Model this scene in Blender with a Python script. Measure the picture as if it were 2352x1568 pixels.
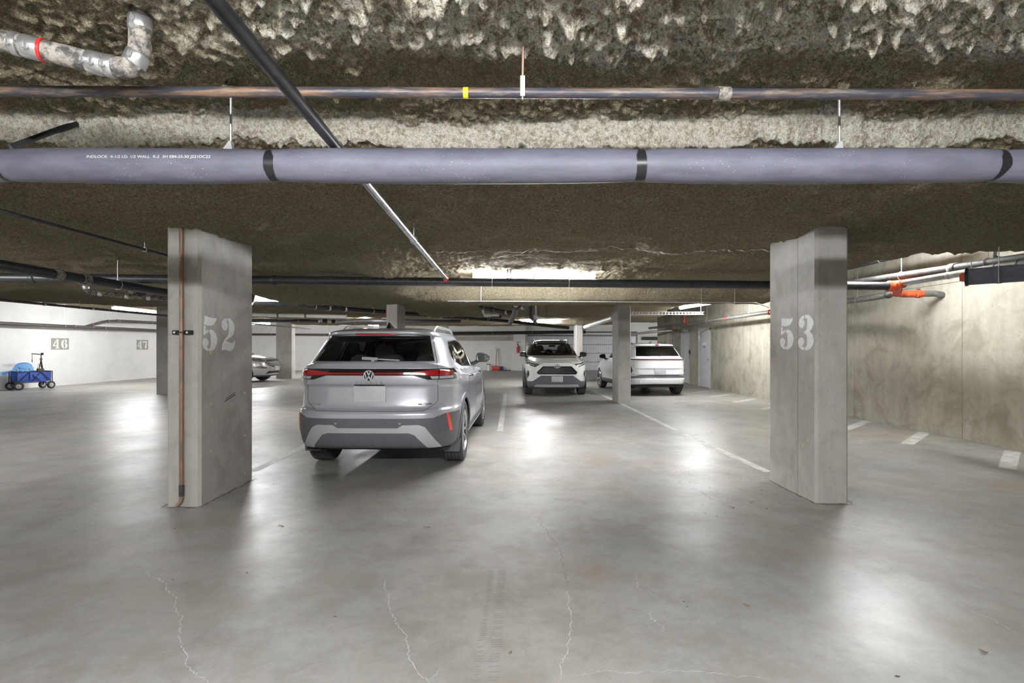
import bpy, bmesh, math, random
import numpy as np
from mathutils import Vector, Matrix
from mathutils.bvhtree import BVHTree
from mathutils.geometry import intersect_point_line
for _o in list(bpy.data.objects):
    bpy.data.objects.remove(_o)
random.seed(7)
scene = bpy.context.scene
COL = scene.collection

# ------------------------------------------------------------------ camera
F, CX, HY, EYE = 1176.0, 1176.0, 800.0, 1.39      # focal length, principal column, horizon row, eye height
cam = bpy.data.cameras.new('camera')
cam.sensor_width = 36.0; cam.lens = 36.0 * F / 2352.0
cam.shift_y = (HY - 784.0) / 2352.0
cam.clip_start = 0.05; cam.clip_end = 200
camo = bpy.data.objects.new('camera', cam); COL.objects.link(camo)
camo.location = (0, 0, EYE); camo.rotation_euler = (math.pi / 2, 0, 0)
scene.camera = camo

# ------------------------------------------------------------------ world, exposure
world = bpy.data.worlds.new('world'); scene.world = world
world.use_nodes = True
world.node_tree.nodes['Background'].inputs[0].default_value = (0.8, 0.85, 0.9, 1)
world.node_tree.nodes['Background'].inputs[1].default_value = 0.02
scene.view_settings.view_transform = 'Standard'
scene.view_settings.look = 'None'
scene.view_settings.gamma = 1.0
scene.view_settings.use_curve_mapping = False
scene.view_settings.exposure = 1.45
LAMP = 90.0                                          # radiance of the strip-light lenses
PI = math.pi

def P(px, py, d):                                    # a pixel of the photograph at a distance -> a point in the garage
    return Vector(((px - CX) * d / F, d, EYE - (py - HY) * d / F))

# ------------------------------------------------------------------ materials
MATS = {}
class NT:
    def __init__(s, name):
        s.m = bpy.data.materials.new(name); s.m.use_nodes = True
        s.t = s.m.node_tree; s.n = s.t.nodes
        s.b = s.n['Principled BSDF']; s.out = s.n['Material Output']
        MATS[name] = s.m
        tc = s.n.new('ShaderNodeTexCoord'); s.obj = tc.outputs['Object']
    def set(s, k, v):
        i = s.b.inputs[k]
        if hasattr(v, 'node'): s.t.links.new(v, i)
        else: i.default_value = (*v, 1) if isinstance(v, tuple) and len(v) == 3 else v
    def link(s, a, b): s.t.links.new(a, b)
    def mapping(s, scale, rot=(0, 0, 0), loc=(0, 0, 0)):
        n = s.n.new('ShaderNodeMapping'); n.inputs['Scale'].default_value = scale
        n.inputs['Rotation'].default_value = rot; n.inputs['Location'].default_value = loc
        s.link(s.obj, n.inputs[0]); return n.outputs[0]
    def noise(s, scale, detail=4, rough=0.55, vec=None, dist=0.0, stretch=None):
        n = s.n.new('ShaderNodeTexNoise'); n.inputs['Scale'].default_value = scale
        n.inputs['Detail'].default_value = detail; n.inputs['Roughness'].default_value = rough
        n.inputs['Distortion'].default_value = dist
        if stretch: vec = s.mapping(stretch)
        s.link(vec or s.obj, n.inputs['Vector']); return n.outputs['Fac']
    def voro(s, scale, stretch=None, feature='F1'):
        n = s.n.new('ShaderNodeTexVoronoi'); n.inputs['Scale'].default_value = scale; n.feature = feature
        s.link(s.mapping(stretch) if stretch else s.obj, n.inputs['Vector']); return n.outputs['Distance']
    def ramp(s, fac, lo, hi, a=0.0, b=1.0):
        n = s.n.new('ShaderNodeMapRange'); n.inputs[1].default_value = lo; n.inputs[2].default_value = hi
        n.inputs[3].default_value = a; n.inputs[4].default_value = b; n.interpolation_type = 'SMOOTHSTEP'
        s.link(fac, n.inputs[0]); return n.outputs[0]
    def mix(s, fac, a, b, mode='MIX'):
        n = s.n.new('ShaderNodeMix'); n.data_type = 'RGBA'; n.blend_type = mode
        for v, i in ((fac, 0), (a, 6), (b, 7)):
            if hasattr(v, 'node'): s.link(v, n.inputs[i])
            else: n.inputs[i].default_value = (*v, 1) if isinstance(v, tuple) else v
        return n.outputs[2]
    def math(s, op, a, b=0.0):
        n = s.n.new('ShaderNodeMath'); n.operation = op
        for i, v in enumerate((a, b)):
            if hasattr(v, 'node'): s.link(v, n.inputs[i])
            else: n.inputs[i].default_value = v
        return n.outputs[0]
    def bump(s, h, strength=0.3, dist=0.01, prev=None):
        n = s.n.new('ShaderNodeBump'); n.inputs['Strength'].default_value = strength
        n.inputs['Distance'].default_value = dist; s.link(h, n.inputs['Height'])
        if prev: s.link(prev, n.inputs['Normal'])
        return n.outputs[0]

def simple(name, col, rough=0.5, metal=0.0, var=0.0, vscale=8.0, bump=0.0, bscale=60.0, col2=None, coat=0.0, spec=0.5, inside=None):
    k = NT(name)
    c = col
    if var or col2:
        c2 = col2 or tuple(v * (1 - var) for v in col)
        c = k.mix(k.ramp(k.noise(vscale, 6, 0.6), 0.35, 0.65), col, c2)
    if inside:
        g = k.n.new('ShaderNodeNewGeometry')
        c = k.mix(g.outputs['Backfacing'], c, inside)
        k.set('Roughness', rough)
    k.set('Base Color', c); k.set('Roughness', rough); k.set('Metallic', metal)
    k.set('Specular IOR Level', spec)
    if coat: k.set('Coat Weight', coat); k.set('Coat Roughness', 0.04)
    if bump: k.set('Normal', k.bump(k.noise(bscale, 4), bump, 0.004))
    return k.m

# polished, stained concrete floor
k = NT('floor_concrete')
big = k.noise(0.55, 5, 0.6, dist=0.4); mid = k.noise(2.2, 9, 0.68); fine = k.noise(34, 6, 0.7)
c = k.mix(k.ramp(big, 0.35, 0.68), (0.31, 0.31, 0.305), (0.37, 0.35, 0.32))
c = k.mix(k.ramp(mid, 0.40, 0.64, 0, 0.65), c, (0.225, 0.203, 0.175))
c = k.mix(k.ramp(k.noise(0.8, 8, 0.68, stretch=(1, 0.5, 1)), 0.5, 0.72, 0, 0.55), c, (0.44, 0.445, 0.46))
c = k.mix(k.ramp(fine, 0.35, 0.75, 0, 0.16), c, (0.16, 0.145, 0.13))
c = k.mix(k.ramp(k.noise(0.9, 7, 0.66, stretch=(0.7, 1, 1)), 0.50, 0.66, 0, 0.6), c, (0.285, 0.24, 0.195))
c = k.mix(k.ramp(k.noise(6.5, 8, 0.72), 0.45, 0.70, 0, 0.4), c, (0.19, 0.18, 0.165))
k.set('Base Color', c)
k.set('Roughness', k.ramp(k.noise(1.3, 8, 0.7), 0.25, 0.8, 0.33, 0.5))
k.set('Specular IOR Level', 0.58)
k.set('Normal', k.bump(k.noise(2.6, 9, 0.62), 0.09, 0.02, k.bump(fine, 0.05, 0.003)))

# sprayed fibre on the ceiling
k = NT('ceiling_fibre')
n1 = k.noise(4, 6, 0.7); n2 = k.noise(46, 6, 0.72); n3 = k.noise(150, 4, 0.7); n4 = k.noise(14, 5, 0.7)
c = k.mix(k.ramp(n2, 0.34, 0.66), (0.29, 0.245, 0.155), (0.72, 0.655, 0.49))
c = k.mix(k.ramp(n3, 0.42, 0.56, 0, 0.72), c, (0.185, 0.15, 0.09))
c = k.mix(k.ramp(k.noise(230, 3, 0.7), 0.56, 0.70, 0, 0.6), c, (0.66, 0.61, 0.49))
c = k.mix(k.ramp(n1, 0.35, 0.7, 0, 0.45), c, (0.30, 0.235, 0.15))
at = k.n.new('ShaderNodeAttribute'); at.attribute_name = 'pale_lit'  # mask: pale patches, and lamp light painted onto the step face
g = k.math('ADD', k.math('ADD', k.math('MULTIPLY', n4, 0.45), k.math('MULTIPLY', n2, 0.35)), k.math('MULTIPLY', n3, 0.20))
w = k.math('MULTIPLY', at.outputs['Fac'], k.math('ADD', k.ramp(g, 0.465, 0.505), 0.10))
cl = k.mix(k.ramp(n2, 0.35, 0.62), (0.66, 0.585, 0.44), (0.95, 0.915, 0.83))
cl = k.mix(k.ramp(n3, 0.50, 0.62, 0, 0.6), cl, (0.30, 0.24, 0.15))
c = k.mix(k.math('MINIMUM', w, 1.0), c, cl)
k.set('Base Color', c); k.set('Roughness', 0.95); k.set('Specular IOR Level', 0.1)
k.set('Normal', k.bump(n4, 0.8, 0.05, k.bump(n2, 1.0, 0.03, k.bump(n3, 1.0, 0.014))))

def concrete(name, a, b, dark, streak=(3, 3, 0.6), holes=26):
    k = NT(name)
    st = k.noise(4.0, 6, 0.65, stretch=streak); bl = k.noise(2.2, 6, 0.6, dist=0.5); gr = k.noise(40, 5, 0.7, stretch=(3, 3, 0.25))
    c = k.mix(k.ramp(st, 0.25, 0.78, 0, 0.75), a, b)
    c = k.mix(k.ramp(bl, 0.46, 0.70, 0, 0.7), c, dark)
    c = k.mix(k.ramp(gr, 0.35, 0.75, 0, 0.16), c, tuple(v * 0.55 for v in a))
    c = k.mix(k.ramp(k.noise(9, 7, 0.7), 0.4, 0.75, 0, 0.35), c, dark)
    v = k.voro(holes); hm = k.math('MULTIPLY', k.ramp(v, 0.05, 0.13, 1, 0), k.ramp(k.noise(3.1, 4, 0.6), 0.44, 0.54))
    c = k.mix(k.math('MULTIPLY', hm, 0.85), c, (0.07, 0.065, 0.055))
    k.set('Base Color', c); k.set('Roughness', 0.82); k.set('Specular IOR Level', 0.3)
    inv = k.math('SUBTRACT', gr, k.math('MULTIPLY', hm, 1.5))
    k.set('Normal', k.bump(inv, 0.25, 0.006))
concrete('column_concrete', (0.45, 0.435, 0.405), (0.365, 0.35, 0.325), (0.29, 0.272, 0.245))
concrete('wall_concrete', (0.44, 0.415, 0.35), (0.30, 0.28, 0.225), (0.22, 0.20, 0.155), streak=(1.1, 1.1, 0.22), holes=17)
concrete('pale_concrete', (0.45, 0.42, 0.37), (0.36, 0.33, 0.29), (0.28, 0.25, 0.21), streak=(1.5, 1.5, 2))
k = NT('white_wall')
c = k.mix(k.ramp(k.noise(1.2, 6, 0.65), 0.4, 0.75, 0, 0.6), (0.70, 0.69, 0.68), (0.58, 0.565, 0.55))
c = k.mix(k.math('MULTIPLY', k.ramp(k.voro(7), 0.03, 0.09, 1, 0), 0.6), c, (0.3, 0.28, 0.25))
k.set('Base Color', c); k.set('Roughness', 0.7); k.set('Normal', k.bump(k.noise(9, 6), 0.15, 0.01))

simple('line_paint', (0.62, 0.61, 0.57), 0.55, var=0.3, vscale=7)
simple('stencil_paint', (0.74, 0.74, 0.73), 0.6, var=0.14, vscale=30)
simple('stencil_ground', (0.31, 0.30, 0.26), 0.75, var=0.12, vscale=12)
simple('crack_white', (0.62, 0.62, 0.64), 0.8)
simple('crack_dark', (0.13, 0.12, 0.105), 0.8)
simple('floor_dirt', (0.24, 0.21, 0.175), 0.9, var=0.3, vscale=20)
simple('tyre_mark', (0.235, 0.228, 0.215), 0.6)
k = NT('pipe_insulation')
c = k.mix(k.ramp(k.noise(7, 6, 0.7, stretch=(0.6, 2, 2)), 0.35, 0.7), (0.155, 0.155, 0.20), (0.11, 0.11, 0.145))
c = k.mix(k.math('MULTIPLY', k.ramp(k.voro(70), 0.06, 0.14, 1, 0), k.ramp(k.noise(4, 3), 0.5, 0.65)), c, (0.7, 0.7, 0.7))
k.set('Base Color', c); k.set('Roughness', 0.55); k.set('Normal', k.bump(k.noise(60, 5), 0.12, 0.004))
simple('black_tape', (0.018, 0.018, 0.02), 0.32)
simple('black_iron', (0.032, 0.033, 0.038), 0.42, var=0.5, vscale=20, bump=0.15)
simple('cast_iron', (0.06, 0.057, 0.055), 0.6, var=0.5, vscale=14, bump=0.3, bscale=90)
simple('grey_iron', (0.20, 0.195, 0.185), 0.5, 0.3, var=0.35, vscale=15, bump=0.2)
simple('brown_pipe', (0.10, 0.085, 0.075), 0.5, 0.2, var=0.4, vscale=10)
k = NT('rusty_pipe')
c = k.mix(k.ramp(k.noise(5, 7, 0.7, stretch=(0.7, 6, 6)), 0.45, 0.65), (0.055, 0.055, 0.07), (0.24, 0.15, 0.095))
c = k.mix(k.ramp(k.noise(9, 6, 0.7, stretch=(0.5, 3, 3)), 0.52, 0.68, 0, 0.6), c, (0.30, 0.245, 0.20))
k.set('Base Color', c); k.set('Roughness', 0.45); k.set('Metallic', 0.25); k.set('Normal', k.bump(k.noise(70, 5), 0.25, 0.004))
simple('steel_pipe', (0.62, 0.63, 0.65), 0.24, 0.9, var=0.3, vscale=9)
simple('dark_steel_pipe', (0.045, 0.045, 0.052), 0.28, 0.35, var=0.4, vscale=12)
simple('zinc', (0.70, 0.70, 0.70), 0.35, 0.8, var=0.2, vscale=30)
simple('clamp_steel', (0.75, 0.75, 0.76), 0.28, 0.85, var=0.25, vscale=25)
k = NT('old_pipe')
c = k.mix(k.ramp(k.noise(26, 7, 0.75), 0.40, 0.6), (0.06, 0.056, 0.053), (0.33, 0.30, 0.26))
k.set('Base Color', c); k.set('Roughness', 0.7); k.set('Normal', k.bump(k.noise(60, 6), 0.5, 0.008))
simple('copper', (0.30, 0.17, 0.12), 0.45, 0.4, col2=(0.19, 0.14, 0.105), vscale=6)
simple('orange_fitting', (0.72, 0.11, 0.035), 0.45, var=0.4, vscale=22, bump=0.2)
simple('red_paint', (0.50, 0.03, 0.03), 0.35)
simple('white_pvc', (0.78, 0.78, 0.76), 0.5, var=0.15)
simple('yellow_plug', (0.55, 0.52, 0.20), 0.7, var=0.3, vscale=60)
simple('yellow_tape', (0.80, 0.66, 0.02), 0.5)
simple('housing_white', (0.75, 0.75, 0.74), 0.5)
simple('door_paint', (0.60, 0.60, 0.62), 0.45, var=0.08, vscale=3)
simple('garage_panel', (0.66, 0.67, 0.72), 0.45, 0.1, var=0.1, vscale=2)
simple('dark_grey', (0.10, 0.10, 0.10), 0.5)
simple('mid_grey', (0.30, 0.30, 0.30), 0.5)
simple('black_plastic', (0.018, 0.018, 0.02), 0.42, spec=0.25)
simple('cladding', (0.115, 0.118, 0.132), 0.48, var=0.1, vscale=30)
simple('rubber', (0.028, 0.028, 0.029), 0.75, bump=0.1)
simple('tread_rubber', (0.055, 0.055, 0.058), 0.8, bump=0.15)
simple('rim_alloy', (0.55, 0.55, 0.56), 0.3, 0.85)
simple('rim_dark', (0.05, 0.05, 0.055), 0.35, 0.4)
simple('chrome', (0.85, 0.85, 0.87), 0.12, 1.0)
simple('emblem_silver', (0.68, 0.68, 0.70), 0.28, 0.3)
simple('satin_silver', (0.50, 0.50, 0.53), 0.38, 0.35)
simple('silver_paint', (0.47, 0.48, 0.53), 0.28, 0.35, coat=1.0, inside=(0.03, 0.03, 0.03))
simple('warm_silver_paint', (0.42, 0.40, 0.39), 0.28, 0.45, coat=1.0, inside=(0.03, 0.03, 0.03))
simple('pearl_white_paint', (0.78, 0.77, 0.73), 0.3, coat=1.0, inside=(0.04, 0.04, 0.04))
simple('cool_white_paint', (0.74, 0.76, 0.77), 0.3, coat=1.0, inside=(0.04, 0.04, 0.04))
simple('gloss_black', (0.012, 0.012, 0.014), 0.08, coat=1.0)
simple('panel_gap', (0.02, 0.02, 0.022), 0.7)
simple('tail_red', (0.42, 0.012, 0.015), 0.12, coat=1.0)
simple('dark_red_lens', (0.14, 0.012, 0.02), 0.12, coat=1.0)
simple('reflector_red', (0.85, 0.07, 0.035), 0.3, coat=0.6)
simple('lamp_clear', (0.34, 0.34, 0.36), 0.15, 0.5, col2=(0.07, 0.07, 0.08), vscale=22, coat=1.0)
simple('amber_lens', (0.75, 0.17, 0.03), 0.15, coat=1.0)
simple('plate_grey', (0.40, 0.40, 0.42), 0.5, col2=(0.52, 0.52, 0.53), vscale=5)
simple('seat_fabric', (0.035, 0.035, 0.037), 0.8)
simple('mirror_glass', (0.02, 0.024, 0.022), 0.05, 0.0, spec=0.25)
simple('blue_canvas', (0.045, 0.10, 0.42), 0.75, col2=(0.03, 0.065, 0.28), vscale=7, bump=0.3, bscale=25)
simple('blue_plastic', (0.05, 0.09, 0.36), 0.5)
simple('red_plastic', (0.68, 0.09, 0.05), 0.5)
simple('wood', (0.50, 0.30, 0.17), 0.6, var=0.3)
simple('can_white', (0.82, 0.83, 0.86), 0.3, 0.3)
simple('leaf_brown', (0.34, 0.23, 0.13), 0.8, var=0.4, vscale=60)
simple('label_white', (0.82, 0.82, 0.80), 0.5)

k = NT('car_glass')
tr = k.n.new('ShaderNodeBsdfTransparent'); tr.inputs[0].default_value = (0.80, 0.84, 0.84, 1)
gl = k.n.new('ShaderNodeBsdfGlossy'); gl.inputs[0].default_value = (1, 1, 1, 1); gl.inputs['Roughness'].default_value = 0.03
fr = k.n.new('ShaderNodeFresnel'); fr.inputs[0].default_value = 1.5
mx = k.n.new('ShaderNodeMixShader'); k.link(fr.outputs[0], mx.inputs[0]); k.link(tr.outputs[0], mx.inputs[1]); k.link(gl.outputs[0], mx.inputs[2])
k.link(mx.outputs[0], k.out.inputs[0])
k = NT('bag_film')
tr = k.n.new('ShaderNodeBsdfTransparent'); tr.inputs[0].default_value = (0.55, 0.78, 0.98, 1)
k.set('Base Color', (0.22, 0.45, 0.85)); k.set('Roughness', 0.2)
mx = k.n.new('ShaderNodeMixShader'); mx.inputs[0].default_value = 0.2
k.link(tr.outputs[0], mx.inputs[1]); k.link(k.b.outputs[0], mx.inputs[2]); k.link(mx.outputs[0], k.out.inputs[0])
k = NT('lamp_lens')
em = k.n.new('ShaderNodeEmission'); em.inputs[0].default_value = (0.965, 0.985, 1.0, 1); em.inputs[1].default_value = LAMP
k.link(em.outputs[0], k.out.inputs[0])

# ------------------------------------------------------------------ mesh helpers
def tag(o, label=None, cat=None, group=None, kind=None):
    if label: o['label'] = label
    if cat: o['category'] = cat
    if group: o['group'] = group
    if kind: o['kind'] = kind
    return o

def thing(name, label, cat, loc=(0, 0, 0), rz=0.0, group=None, scale=1.0):
    o = bpy.data.objects.new(name, None); COL.objects.link(o)
    o.empty_display_size = 0.1
    o.location = loc; o.rotation_euler = (0, 0, rz); o.scale = (scale,) * 3
    return tag(o, label, cat, group)

def link_mesh(name, me, mat, parent=None, smooth=40):
    me.materials.append(MATS[mat])
    o = bpy.data.objects.new(name, me); COL.objects.link(o)
    if smooth is not None:
        me.polygons.foreach_set('use_smooth', [True] * len(me.polygons))
        if smooth < 180: me.set_sharp_from_angle(angle=math.radians(smooth))
    if parent: o.parent = parent
    return o

class MB:
    def __init__(s): s.v = []; s.f = []
    def add(s, vs, fs):
        n = len(s.v); s.v += [tuple(v) for v in vs]; s.f += [tuple(i + n for i in f) for f in fs]; return s
    def box(s, x0, x1, y0, y1, z0, z1):
        return s.add([(x0, y0, z0), (x1, y0, z0), (x1, y1, z0), (x0, y1, z0), (x0, y0, z1), (x1, y0, z1), (x1, y1, z1), (x0, y1, z1)],
                     [(0, 3, 2, 1), (4, 5, 6, 7), (0, 1, 5, 4), (1, 2, 6, 5), (2, 3, 7, 6), (3, 0, 4, 7)])
    def cbox(s, x0, x1, y0, y1, z0, z1, c=0.01):     # vertical edges chamfered
        pts = [(x0 + c, y0), (x1 - c, y0), (x1, y0 + c), (x1, y1 - c), (x1 - c, y1), (x0 + c, y1), (x0, y1 - c), (x0, y0 + c)]
        return s.add([(x, y, z0) for x, y in pts] + [(x, y, z1) for x, y in pts],
                     [tuple(range(7, -1, -1)), tuple(range(8, 16))] + [(i, (i + 1) % 8, 8 + (i + 1) % 8, 8 + i) for i in range(8)])
    def rbox(s, x0, x1, y0, y1, z0, z1, b=0.01):     # all edges bevelled
        bm = bmesh.new(); bmesh.ops.create_cube(bm, size=1)
        for v in bm.verts: v.co = Vector(((x0 + x1) / 2 + v.co.x * (x1 - x0), (y0 + y1) / 2 + v.co.y * (y1 - y0), (z0 + z1) / 2 + v.co.z * (z1 - z0)))
        bmesh.ops.bevel(bm, geom=bm.edges[:], offset=b, segments=2, affect='EDGES', profile=0.6)
        bm.verts.index_update()
        s.add([v.co[:] for v in bm.verts], [[v.index for v in f.verts] for f in bm.faces]); bm.free(); return s
    def bar(s, p0, p1, w, h, up=(0, 0, 1)):
        p0, p1 = Vector(p0), Vector(p1); d = (p1 - p0).normalized(); u = Vector(up)
        if abs(d.dot(u)) > 0.98: u = Vector((1, 0, 0))
        a = d.cross(u).normalized() * w / 2; b = a.cross(d).normalized() * h / 2
        return s.add([p0 - a - b, p0 + a - b, p0 + a + b, p0 - a + b, p1 - a - b, p1 + a - b, p1 + a + b, p1 - a + b],
                     [(0, 3, 2, 1), (4, 5, 6, 7), (0, 1, 5, 4), (1, 2, 6, 5), (2, 3, 7, 6), (3, 0, 4, 7)])
    def tube(s, pts, r, n=12, caps=True, closed=False, squash=None):
        pts = [Vector(p) for p in pts]; m = len(pts); rs = r if isinstance(r, (list, tuple)) else [r] * m
        tg = []
        for i in range(m):
            a = pts[(i - 1) % m] if closed or i else pts[0]; b = pts[(i + 1) % m] if closed or i < m - 1 else pts[-1]
            tg.append((b - a).normalized())
        u = Vector((0, 0, 1)) if abs(tg[0].z) < 0.9 else Vector((1, 0, 0))
        u = (u - tg[0] * u.dot(tg[0])).normalized(); base = len(s.v)
        for i in range(m):
            u = (u - tg[i] * u.dot(tg[i])).normalized(); w = tg[i].cross(u)
            for j in range(n):
                a = 2 * PI * j / n
                s.v.append(tuple(pts[i] + (u * math.cos(a) + w * math.sin(a)) * rs[i]))
        for i in range(m if closed else m - 1):
            for j in range(n):
                a, b = base + i * n, base + ((i + 1) % m) * n
                s.f.append((a + j, a + (j + 1) % n, b + (j + 1) % n, b + j))
        if caps and not closed:
            s.f.append(tuple(base + j for j in range(n - 1, -1, -1)))
            s.f.append(tuple(base + (m - 1) * n + j for j in range(n)))
        return s
    def cyl(s, p0, p1, r, r1=None, n=16): return s.tube([p0, p1], [r, r if r1 is None else r1], n)
    def lathe(s, prof, c=(0, 0, 0), axis=(0, 0, 1), n=24, close=False):
        c = Vector(c); ax = Vector(axis).normalized(); u = ax.orthogonal().normalized(); w = ax.cross(u); base = len(s.v)
        for r, h in prof:
            for j in range(n):
                a = 2 * PI * j / n; s.v.append(tuple(c + ax * h + (u * math.cos(a) + w * math.sin(a)) * r))
        m = len(prof)
        for i in range(m if close else m - 1):
            for j in range(n):
                a, b = base + i * n, base + ((i + 1) % m) * n
                s.f.append((a + j, a + (j + 1) % n, b + (j + 1) % n, b + j))
        return s
    def ball(s, c, rx, ry=None, rz=None, n=12, m=8):
        ry = ry or rx; rz = rz or rx; base = len(s.v)
        for i in range(1, m):
            t = PI * i / m
            for j in range(n):
                a = 2 * PI * j / n; s.v.append((c[0] + rx * math.sin(t) * math.cos(a), c[1] + ry * math.sin(t) * math.sin(a), c[2] + rz * math.cos(t)))
        for i in range(m - 2):
            for j in range(n):
                s.f.append((base + i * n + j, base + (i + 1) * n + j, base + (i + 1) * n + (j + 1) % n, base + i * n + (j + 1) % n))
        s.f.append(tuple(base + j for j in range(n))); s.f.append(tuple(base + (m - 2) * n + j for j in range(n - 1, -1, -1)))
        return s
    def prism(s, poly, fn, t0=0.0, t1=0.01):         # flat polygon (a,b) mapped by fn(a,b,t)
        n = len(poly); base = len(s.v)
        s.v += [tuple(fn(a, b, t1)) for a, b in poly] + [tuple(fn(a, b, t0)) for a, b in poly]
        s.f.append(tuple(base + i for i in range(n))); s.f.append(tuple(base + n + i for i in range(n - 1, -1, -1)))
        for i in range(n): s.f.append((base + i, base + n + i, base + n + (i + 1) % n, base + (i + 1) % n))
        return s
    def build(s, name, mat, parent=None, smooth=40, world=False):
        me = bpy.data.meshes.new(name)
        vs = s.v
        if world and parent is not None:
            l = parent.location; vs = [(a - l[0], b - l[1], c - l[2]) for a, b, c in vs]
        me.from_pydata(vs, [], s.f); me.validate(); 
        bm = bmesh.new(); bm.from_mesh(me); bmesh.ops.recalc_face_normals(bm, faces=bm.faces[:]); bm.to_mesh(me); bm.free()
        return link_mesh(name, me, mat, parent, smooth)

def rounded(pts, rad, n=5):                           # polyline with rounded bends
    pts = [Vector(p) for p in pts]
    if len(pts) < 3: return pts
    out = [pts[0]]
    for i in range(1, len(pts) - 1):
        a, b, c = pts[i - 1], pts[i], pts[i + 1]
        r = min(rad, (a - b).length * 0.45, (c - b).length * 0.45)
        p = b + (a - b).normalized() * r; q = b + (c - b).normalized() * r
        for j in range(n + 1):
            t = j / n; out.append(p * (1 - t) ** 2 + b * 2 * t * (1 - t) + q * t * t)
    return out + [pts[-1]]

def vn(x, y, seed=0):                                 # lattice value noise, arrays in, 0..1 out
    rng = np.random.RandomState(seed); T = rng.rand(256, 256)
    xi = np.floor(x).astype(int); yi = np.floor(y).astype(int); fx = x - xi; fy = y - yi
    fx = fx * fx * (3 - 2 * fx); fy = fy * fy * (3 - 2 * fy)
    g = lambda a, b: T[a % 256, b % 256]
    return (g(xi, yi) * (1 - fx) + g(xi + 1, yi) * fx) * (1 - fy) + (g(xi, yi + 1) * (1 - fx) + g(xi + 1, yi + 1) * fx) * fy
def sstep(a, b, x): t = np.clip((x - a) / (b - a), 0, 1); return t * t * (3 - 2 * t)

# ================================================================== SETTING
def struct(mb, name, mat, parent=None, smooth=None):
    o = mb.build(name, mat, parent, smooth)
    if parent is None: o['kind'] = 'structure'
    return o
XL, XR, YB, YF = -17.0, 6.9, 32.5, -4.5
floor = struct(MB().box(XL - 0.3, 12.3, YF - 0.3, YB + 0.3, -0.2, 0), 'floor', 'floor_concrete')
struct(MB().box(XL - 0.3, XL, YF - 0.3, YB + 0.3, 0, 3.3), 'wall_left', 'white_wall')
struct(MB().box(XL, 12.3, YF - 0.3, YF, 0, 3.3), 'wall_rear', 'pale_concrete')
wb = struct(MB().box(XL, 0.92, YB, YB + 0.3, 0, 3.3).box(7.95, 12.3, YB, YB + 0.3, 0, 3.3).box(0.92, 7.95, YB, YB + 0.3, 2.25, 3.3), 'wall_back', 'white_wall')
struct(MB().box(0.1, 0.85, YB - 0.35, YB, 0, 3.0), 'pilaster', 'white_wall', wb)
struct(MB().box(-11, 0.1, YB - 0.06, YB, 1.88, 2.14).box(-11, 0.1, YB - 0.06, YB, 2.17, 2.5), 'lintel', 'pale_concrete', wb)
struct(MB().box(12.0, 12.3, 21, YB, 0, 3.3), 'wall_far', 'white_wall')
wr = struct(MB().box(XR + 0.03, 7.3, YF, 17.6, 0, 3.3), 'wall_right', 'wall_concrete')
struct(MB().box(XR, 7.3, 17.6, 17.78, 0, 3.3).box(XR, 7.3, 18.94, 19.86, 0, 2.13).box(XR, 7.3, 20.9, 21.3, 0, 3.3)
       .box(XR, 7.3, 17.78, 20.9, 2.13, 3.3).box(7.1, 7.3, 17.78, 18.94, 0, 2.13).box(7.1, 7.3, 19.86, 20.9, 0, 2.13).box(6.53, XR, 20.95, 21.3, 0, 3.3)
       .box(6.53, 6.8, 21.3, 23.0, 0, 3.3).box(6.8, 12.0, 21.3, 21.6, 0, 3.3), 'door_surround', 'wall_concrete', wr)
y = YF; pid = 0
while y < 17.5:
    y1 = min(y + 1.235, 17.6)
    for z0, z1 in ((0.0, 2.418), (2.424, 3.3)):
        me = MB().cbox(XR - 0.004 * (pid % 2), XR + 0.03, y + 0.003, y1 - 0.003, z0, z1, 0.004).build('panel', 'wall_concrete', wr, None); pid += 1
    y = y1
struct(MB().box(XL - 0.3, 12.3, YF - 0.3, YB + 0.3, 3.3, 3.5), 'slab', 'pale_concrete')
bpy.data.objects['slab'].name = 'ceiling_slab'

# ceiling: one sprayed, lumpy skin with its beams, soffits and recesses
def axis(a, b, f):
    out = [a]
    while out[-1] < b: out.append(out[-1] + f(out[-1]))
    return np.array(out)
dx = axis(-17.2, 12.1, lambda v: 0.0095 if -2.4 < v < 2.6 else min(0.12, 0.0095 + 0.012 * max(-2.4 - v, v - 2.6)))
dy = axis(-4.6, 32.6, lambda v: 0.15 if v < 1.2 else (0.0095 if 1.7 < v < 2.8 else min(0.16, 0.0075 * v)))
X, Y = np.meshgrid(dx, dy)
n1 = vn(X * 1.7 + 9, Y * 0.6, 1) - 0.5
Z = 2.60 - 0.13 * sstep(-0.028, 0.035, Y - 2.66 - 0.09 * n1 - 0.02 * (vn(X * 11, Y, 2) - 0.5))
wl = 1 - sstep(-1.75, -0.95, X + 0.25 * n1)
beam = 0.27 * sstep(8.45, 8.8, Y + 0.1 * n1) * (1 - sstep(9.5, 9.8, Y))
lx = sstep(-5.0, -4.0, X)
beam = beam * lx
soff = 0.22 * lx * sstep(5.7, 8.2, Y) * (1 - sstep(9.6, 9.9, Y)) * wl
lump = 0.10 * wl * sstep(-2.6, -1.5, X) * sstep(5.5, 6.2, Y) * (1 - sstep(8.2, 9.0, Y))
Z -= np.maximum(beam, soff + lump * 0.6)
Z += 0.05 * sstep(9.6, 10.2, Y)
Z -= 0.17 * sstep(14.9, 15.05, Y + 0.1 * n1) * (1 - sstep(15.8, 16.0, Y))
Z -= 0.14 * sstep(20.9, 21.05, Y + 0.1 * n1) * (1 - sstep(21.8, 22.0, Y))
Z += 0.30 * sstep(24.0, 24.3, Y)
rec = sstep(4.55, 4.75, X + 0.2 * n1) * sstep(5.78, 5.95, Y + 0.12 * n1)
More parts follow.
